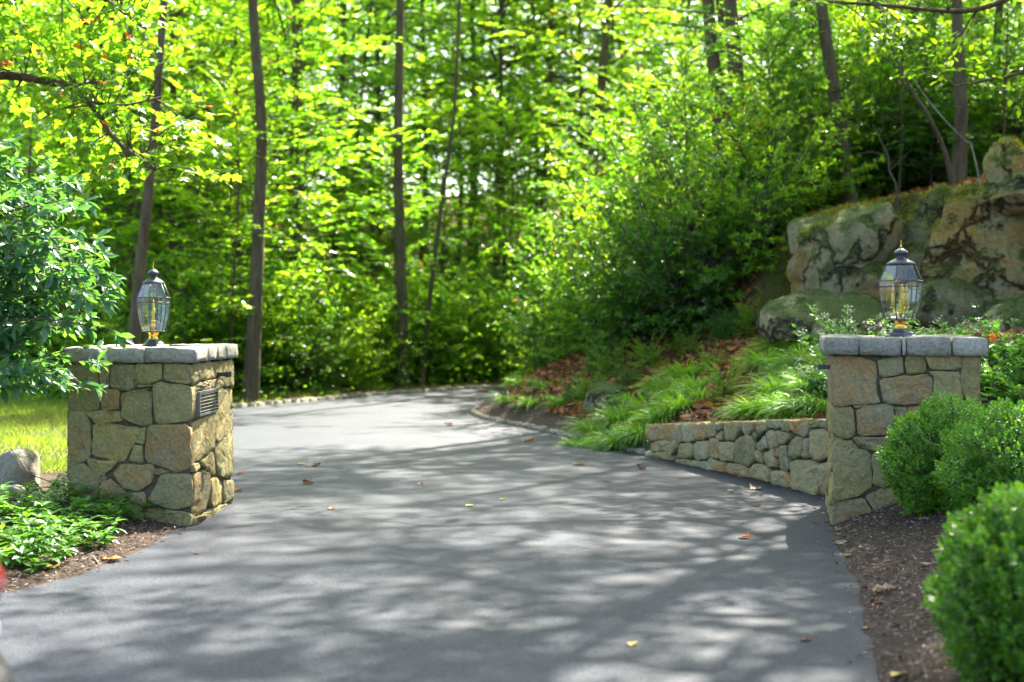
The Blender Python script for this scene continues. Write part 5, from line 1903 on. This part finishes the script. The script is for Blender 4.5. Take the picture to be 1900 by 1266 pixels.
b1 = at(1768, 860, 10.0)
boxwood("clipped boxwood against the right pillar, farthest of the three", b1, (0.46, 0.45, 0.45), 3, 27000)
b2 = at(1885, 880, 9.1)
boxwood("clipped boxwood between the other two, at the right border", b2, (0.45, 0.45, 0.44), 4, 26000)
b3 = at(1915, 1112, 5.7)
boxwood("clipped boxwood nearest the camera, in the lower right corner", b3, (0.375, 0.375, 0.43), 5, 25000)


# ------------------------------------------------------------------ the broad-leaved shrub and the maple at the left
def aimed_limbs(rg, n, root, region, d0, d1, sag=0.12, m=7):
    out = []
    for i in range(n):
        px, py = region(rg)
        e = at(px, py, rg.uniform(d0, d1))
        r0 = root(rg, e)
        mid = (r0 + e) / 2 + np.array([0, 0, sag * np.linalg.norm(e - r0)]) + rg.normal(size=3) * .05
        out.append(spline([r0, mid, e], m))
    return out


def shrub_region(rg):
    while True:
        py = rg.uniform(250, 715)
        lim = np.interp(py, [250, 300, 350, 430, 500, 560, 610, 650, 700, 715], [40, 90, 130, 160, 195, 225, 200, 165, 185, 120])
        px = rg.uniform(-170, lim)
        if rg.random() < 0.55 + 0.45 * (px > 20):
            return px, py


rgs = np.random.default_rng(81)
sroot = np.array([-4.55, 10.5, gz(-4.55, 10.5)])
limbs = aimed_limbs(rgs, 112, lambda rg, e: np.array([-4.35 + rg.normal() * .12, 10.3 + rg.normal() * .2, np.clip(e[2] - 0.45 + rg.normal() * .2, 0.7, 2.7)]), shrub_region, 9.5, 10.7)
C, A, NN, L, W, tw = foliage(rgs, limbs, 6, 0.22, 0.048, 0.110, 0.046, 0.6, 0.25, t0=0.5, terminal=5, leaf_droop=0.55)
t = thing("broadleaf_shrub", "large broad-leaved shrub with bluish green leaves hanging over the left pillar", "shrub", sroot)
obj("crown", leaves_mesh("shrub_crown", C - sroot, A, NN, L, W, T_EL), M['shrub_leaf'], t)
lines = [(P - sroot, np.linspace(.012, .003, len(P))) for P in limbs] + [(P - sroot, np.linspace(.003, .0015, 3)) for P, l in tw]
obj("branches", tubes_mesh("branches", lines, 5), M['twig'], t)
tl = []
for k in range(7):
    a = k * .9
    tl.append((spline([(0.06 * math.cos(a), 0.06 * math.sin(a), -.1), (0.1 * math.cos(a) + .1, 0.12 * math.sin(a), 1.0), (0.22 + .12 * math.cos(a), .15 * math.sin(a) - .2, 2.7)], 8), np.linspace(.035, .012, 8)))
obj("trunk", tubes_mesh("trunk", tl, 8), M['bark'], t)


def maple_region(rg):
    while True:
        py = rg.uniform(-160, 345)
        lim = np.interp(py, [-160, 0, 120, 200, 270, 345], [300, 330, 350, 395, 420, 430])
        lo = np.interp(py, [-160, 100, 230, 345], [-250, -200, -60, 200])
        px = rg.uniform(-250, lim)
        if px > lo:
            return px, py


rgp = np.random.default_rng(91)
mroot = np.array([-7.2, 15.5, gz(-7.2, 15.5)])
main = spline([mroot + [0, 0, 3.2], at(-60, 150, 14.6), at(110, 155, 14.4), at(165, 190, 14.2), at(215, 260, 14.1), at(290, 315, 14.0)], 30)
main2 = spline([at(165, 190, 14.2), at(230, 195, 14.3), at(300, 180, 14.5)], 12)
main3 = spline([at(120, 160, 14.4), at(190, 150, 14.6), at(255, 125, 14.9)], 10)
main4 = spline([mroot + [0, 0, 4.5], at(0, 0, 15), at(150, -20, 14.6), at(280, 60, 14.6)], 20)
bones = np.vstack([main, main2, main3, main4])
lim_m = aimed_limbs(rgp, 170, lambda rg, e: bones[np.argmin(np.linalg.norm(bones - e, axis=1) + rg.random(len(bones)) * 0.5)], maple_region, 13.4, 15.4, 0.05, 5)
C, A, NN, L, W, tw = foliage(rgp, lim_m, 5, 0.32, 0.075, 0.105, 0.085, 0.42, 0.25, t0=0.3, leaf_droop=0.7)
t = thing("maple_tree", "maple reaching in at the upper left with bent limbs and a few orange leaves", "tree", mroot)
obj("crown", leaves_mesh("maple_crown", C - mroot, A, NN, L, W, T_MP), M['maple_leaf'], t)
ml = [(main - mroot, np.linspace(.06, .018, len(main))), (main2 - mroot, np.linspace(.02, .008, len(main2))), (main3 - mroot, np.linspace(.02, .008, len(main3))), (main4 - mroot, np.linspace(.06, .015, len(main4)))]
ml += [(P - mroot, np.linspace(.009, .003, len(P))) for P in lim_m]
obj("branches", tubes_mesh("branches", ml, 6), M['bark'], t)
P = spline([(0, 0, -.2), (.05, 0, 3.2), (.2, .1, 7), (.1, 0, 11)], 16)
obj("trunk", trunk_mesh(P, .2, .06), M['bark'], t)


def beech_region(rg):
    while True:
        px, py = rg.uniform(1420, 2050), rg.uniform(-160, 260)
        if py < np.interp(px, [1420, 1500, 1640, 1760, 1900, 2050], [30, 60, 110, 190, 250, 260]):
            return px, py


rgb_ = np.random.default_rng(95)
broot = np.array([8.2, 16.8, gz(8.2, 16.8)])
bm_ = np.vstack([spline([broot + [0, 0, 2.6], at(1980, 120, 16.6), at(1880, 140, 16.4), at(1770, 160, 16.2)], 16),
                 spline([broot + [0, 0, 3.6], at(1960, -20, 16.8), at(1800, 20, 16.6), at(1640, 10, 16.4), at(1480, 0, 16.4)], 24)])
lim_b = aimed_limbs(rgb_, 75, lambda rg, e: bm_[np.argmin(np.linalg.norm(bm_ - e, axis=1) + rg.random(len(bm_)) * .5)], beech_region, 15.6, 17.6, 0.03, 5)
C, A, NN, L, W, tw = foliage(rgb_, lim_b, 5, 0.34, 0.065, 0.10, 0.062, 0.3, 0.12, t0=0.25)
t = thing("beech_tree", "beech at the right border whose leafy branches hang over the ledge", "tree", broot)
obj("crown", leaves_mesh("beech_crown", C - broot, A, NN, L, W, T_EL), M['forest_leaf'], t)
obj("branches", tubes_mesh("branches", [(bm_[:16] - broot, np.linspace(.04, .008, 16)), (bm_[16:] - broot, np.linspace(.05, .01, 24))] + [(P - broot, np.linspace(.008, .003, len(P))) for P in lim_b], 6), M['bark'], t)
obj("trunk", trunk_mesh(spline([(0, 0, -.2), (0, .05, 2.6), (.1, .1, 6), (.1, .1, 10)], 14), .13, .04), M['bark'], t)


# ------------------------------------------------------------------ fallen leaves, twigs
a_, b_, c_ = at(20, 832, 11.3), at(55, 880, 11.0), at(112, 958, 10.6)
o = obj("twig", tubes_mesh("twig", [(spline([a_, b_, c_], 10), np.linspace(.004, .008, 10)), (spline([b_, at(95, 895, 11.0), at(120, 905, 11)], 6), np.linspace(.005, .002, 6))], 6), M['bark'])
tag(o, "bare thin twig sticking out of the ground cover before the boulders", "twig")
sk = [at(172, 1042, 9.3), at(180, 1050, 9.2), at(186, 1058, 9.1)]
for p in sk:
    p[2] = gz(p[0], p[1]) + .012
o = obj("twig", tubes_mesh("twig", [(np.array(sk), np.array([.006, .005, .003]))], 6), M['bark_pale'])
tag(o, "short broken stick lying on the left mulch edge", "twig")
def fallen(label, px, py, size, col, seed, curl=0.5, lift=0.0):
    rg = np.random.default_rng(seed)
    p = on_ground(px, py)
    for _ in range(6):
        h = max(0.0, gz(p[0], p[1]))
        p = on_ground(px, py, h)
    m, n = 7, 5
    V = []
    for i in range(m):
        u = i / (m - 1)
        wdt = 0.42 * math.sin(math.pi * min(1, max(0.02, u)) ** 0.8) * (1 + 0.25 * math.sin(u * 15 + seed))
        for j in range(n):
            v = (j / (n - 1) - .5) * 2
            x_ = (u - .5)
            y_ = v * wdt
            z_ = curl * (0.55 * v * v * wdt + 0.35 * (u - .5) ** 2 + 0.06 * rg.normal()) + 0.03
            V.append((x_ * size, y_ * size, max(0.0, z_) * size))
    F = [(i * n + j, i * n + j + 1, (i + 1) * n + j + 1, (i + 1) * n + j) for i in range(m - 1) for j in range(n - 1)]
    key = 'fallen_%d' % (int(col[0] * 1000) * 31 + int(col[1] * 1000))
    if key not in M:
        M[key] = litter_mat('fallen_leaf_skin', [col, tuple(c * .7 for c in col)])
    me = build_mesh("fallen_leaf", np.array(V), np.array(F), True)
    o = obj("fallen_leaf", me, M[key], None, (p[0], p[1], max(p[2], gz(p[0], p[1])) + 0.006 + lift))
    o.rotation_euler = (rg.normal() * .12, rg.normal() * .12, rg.uniform(0, 6.28))
    return tag(o, label, "leaf", "fallen leaves by the drive")


BR, OR, TN, YE = (0.16, 0.075, 0.03), (0.45, 0.15, 0.03), (0.40, 0.27, 0.15), (0.62, 0.46, 0.10)
FL = [
 ("orange-brown curled leaf on the asphalt in front of the right pillar", 1383, 999, .10, OR, .9), ("large curled tan leaf on the mulch before the boxwoods", 1628, 1100, .11, TN, 1.1),
 ("round curled brown leaf touching the large tan one on the mulch", 1650, 1097, .10, TN, 1.0), ("flat orange leaf just below the curled pair on the mulch", 1632, 1121, .09, OR, .4),
 ("long tan leaf at the edge of mulch and asphalt", 1562, 1010, .11, TN, .5), ("small yellow leaf on the mulch edge below the long tan leaf", 1575, 1034, .08, YE, .5),
 ("pale upturned leaf on the mulch under the boxwood", 1709, 968, .11, TN, .6), ("narrow tan leaf lying near the front boxwood", 1718, 1050, .10, TN, .4),
 ("yellow leaf alone on the near asphalt", 1174, 1198, .06, YE, .5), ("small brown leaf on the near asphalt toward the mulch", 1496, 1189, .06, BR, .6),
 ("yellow leaf at the bottom border on the mulch edge", 1665, 1257, .09, YE, .4), ("pale chip-like leaf on the asphalt edge near the mulch", 1609, 1168, .06, TN, .4),
 ("dark curled brown leaf on the asphalt right of the left pillar", 571, 898, .12, BR, 1.0), ("dark brown leaf behind the dark curled one", 587, 866, .12, BR, .9),
 ("orange leaf beside the foot of the left pillar", 441, 912, .10, OR, .7), ("pale orange leaf a little behind the left pillar foot", 446, 880, .10, OR, .5),
 ("small orange leaf in the middle of the near shade", 615, 946, .08, OR, .6), ("small amber leaf at the centre of the drive", 780, 900, .07, OR, .8),
 ("yellow-tan leaf on the drive centre, right of the amber one", 872, 940, .08, YE, .4), ("tiny yellow leaf farther right on the drive centre", 932, 928, .06, YE, .5),
 ("upright brown leaf in the shade before the low wall", 1190, 871, .13, BR, 1.2), ("reddish leaf at the foot of the low wall", 1320, 873, .09, OR, .6),
 ("big tan curled leaf on the asphalt before the low wall", 1402, 909, .13, TN, .8), ("small orange leaf nearer than the big tan curled one", 1405, 939, .08, OR, .5),
 ("flat brown leaf on the drive below the inner kerb", 1075, 863, .15, TN, .4), ("bright orange leaf beside the inner kerb", 982, 820, .14, OR, .8),
 ("yellow leaf in the sun behind the left pillar", 560, 862, .12, YE, .3), ("yellow maple leaf on the bed edge by the ground cover", 95, 1058, .13, YE, .7),
 ("tan strip of leaf where the left bed meets the asphalt", 205, 1040, .15, (0.55, 0.33, 0.12), .3), ("brown leaf at the near tip of the left bed", 352, 972, .06, OR, .5),
 ("tiny pale leaf on the near left asphalt", 365, 1028, .05, TN, .3), ("small pale green leaf on the drive before the low wall", 1355, 912, .07, (0.3, 0.36, 0.14), .3),
 ("dark leaf on the far asphalt near the kerb tip", 833, 791, .16, BR, .9), ("orange leaf far off at the outer kerb", 491, 752, .2, OR, .6), ("orange leaf far off at the end of the visible road", 897, 728, .2, OR, .6),
]
for i, (lab, px, py, s, col, cu_) in enumerate(FL):
    fallen(lab, px, py, s, col, i, cu_)

# ------------------------------------------------------------------ the car whose rear corner shows at the left border
def parked_car():
    t = thing("parked_car", "white car whose red rear lamp and bumper corner show at the left border", "car", (-2.345, 1.80, 0))
    m_white = simple('white_car_paint', (0.72, 0.73, 0.76), 0.25, 0.0, 0.5, 1.0, 3, 0.02, 0.0)
    m_black = simple('black_plastic', (0.02, 0.02, 0.022), 0.55)
    m_red = simple('red_lamp', (0.38, 0.03, 0.04), 0.12, 0.0, 0.6, 1.0, 6, 0.1, 0.0)
    m_glass = simple('car_glass', (0.01, 0.012, 0.014), 0.05, 0.0, 0.8, 0.5, 4, .1, 0.0)
    m_tyre = simple('tyre_rubber', (0.018, 0.018, 0.018), 0.85)
    m_rim = simple('alloy_rim', (0.5, 0.5, 0.52), 0.3, 0.9)
    # body lofted along y: rear at +2.22
    st = [(-2.22, .66, .32, .62, .50), (-2.05, .80, .24, .78, .60), (-1.5, .89, .22, .95, .62), (-0.9, .905, .22, 1.02, .64), (0, .91, .22, 1.06, .66), (1.2, .91, .22, 1.08, .68), (1.9, .90, .24, 1.08, .70), (2.12, .86, .34, 1.04, .70), (2.2, .76, .40, .98, .68)]
    mb = MB()
    ring = []
    nseg = 16
    for (y, hw, zl, zh, zm) in st:
        pts = []
        for k in range(nseg):
            a = 2 * math.pi * k / nseg
            c, s = math.cos(a), math.sin(a)
            e = 0.42
            pts.append((hw * math.copysign(abs(c) ** e, c), y, (zl + zh) / 2 + (zh - zl) / 2 * math.copysign(abs(s) ** e, s)))
        ring += pts
    fs = []
    for i in range(len(st) - 1):
        for k in range(nseg):
            fs.append((i * nseg + k, i * nseg + (k + 1) % nseg, (i + 1) * nseg + (k + 1) % nseg, (i + 1) * nseg + k))
    fs.append(tuple(range(nseg)))
    fs.append(tuple((len(st) - 1) * nseg + k for k in range(nseg - 1, -1, -1)))
    mb.add(ring, [f[::-1] for f in fs])
    mb.build("body", m_white, t, smooth=True)
    cab = [(-1.05, .74, 1.02), (-0.35, .66, 1.5), (0.3, .66, 1.6), (1.3, .66, 1.58), (1.85, .64, 1.45), (2.1, .72, 1.04)]
    mb = MB()
    vs = []
    for (y, hw, z) in cab:
        vs += [(-hw - .12, y, 1.0), (-hw, y, z), (hw, y, z), (hw + .12, y, 1.0)]
    fs = []
    for i in range(len(cab) - 1):
        for k in range(3):
            fs.append((i * 4 + k, i * 4 + k + 1, (i + 1) * 4 + k + 1, (i + 1) * 4 + k))
    fs += [(3, 2, 1, 0), (20, 21, 22, 23)]
    mb.add(vs, fs)
    cabo = mb.build("cabin_glass", m_glass, t, smooth=False)
    mb = MB()
    mb.box((0, .75, 1.6), (1.28, 1.5, .05))
    mb.build("roof", m_white, t)
    for sx in (-1, 1):
        mb = MB()
        mb.tube([(sx * .70, 2.175, .90), (sx * .855, 2.13, .89), (sx * .915, 2.03, .89), (sx * .90, 1.72, .92)], [.06, .07, .065, .04], 10)
        mb.build("tail_lamp", m_red, t, smooth=True)
        mb = MB()
        mb.tube([(sx * .70, -2.10, .62), (sx * .80, -1.98, .64), (sx * .86, -1.75, .66)], [.06, .07, .04], 10)
        mb.build("headlight", m_glass, t, smooth=True)
        for wy in (-1.38, 1.36):
            w = MB()
            w.lathe([(.33, 0), (.335, .02), (.335, .2), (.33, .22)], 28)
            o = w.build("wheel", m_tyre, t, (sx * .80, wy, .335), True)
            o.rotation_euler = (0, R(90), 0)
            o.location.x -= 0.11
            r_ = MB()
            r_.lathe([(.22, -.004), (.2, -.01), (.05, -.02)] if sx < 0 else [(.22, .224), (.2, .23), (.05, .24)], 20)
            r_.build("rim", m_rim, o, None, True)
    mb = MB()
    mb.tube([(-.925, 1.72, .775), (-.915, 1.98, .765), (-.84, 2.19, .76), (-.45, 2.26, .76), (.45, 2.26, .76), (.84, 2.19, .76), (.915, 1.98, .765), (.925, 1.72, .775)], [.04, .062, .07, .07, .07, .07, .062, .04], 12)
    mb.build("bumper", m_white, t, smooth=True)
    mb = MB()
    mb.tube([(-.90, 1.75, .55), (-.895, 1.98, .55), (-.83, 2.15, .55), (-.45, 2.22, .55), (.45, 2.22, .55), (.83, 2.15, .55), (.895, 1.98, .55), (.90, 1.75, .55)], [.07, .14, .15, .15, .15, .15, .14, .07], 12)
    mb.build("lower_bumper", m_black, t, smooth=True)
    return t


parked_car()
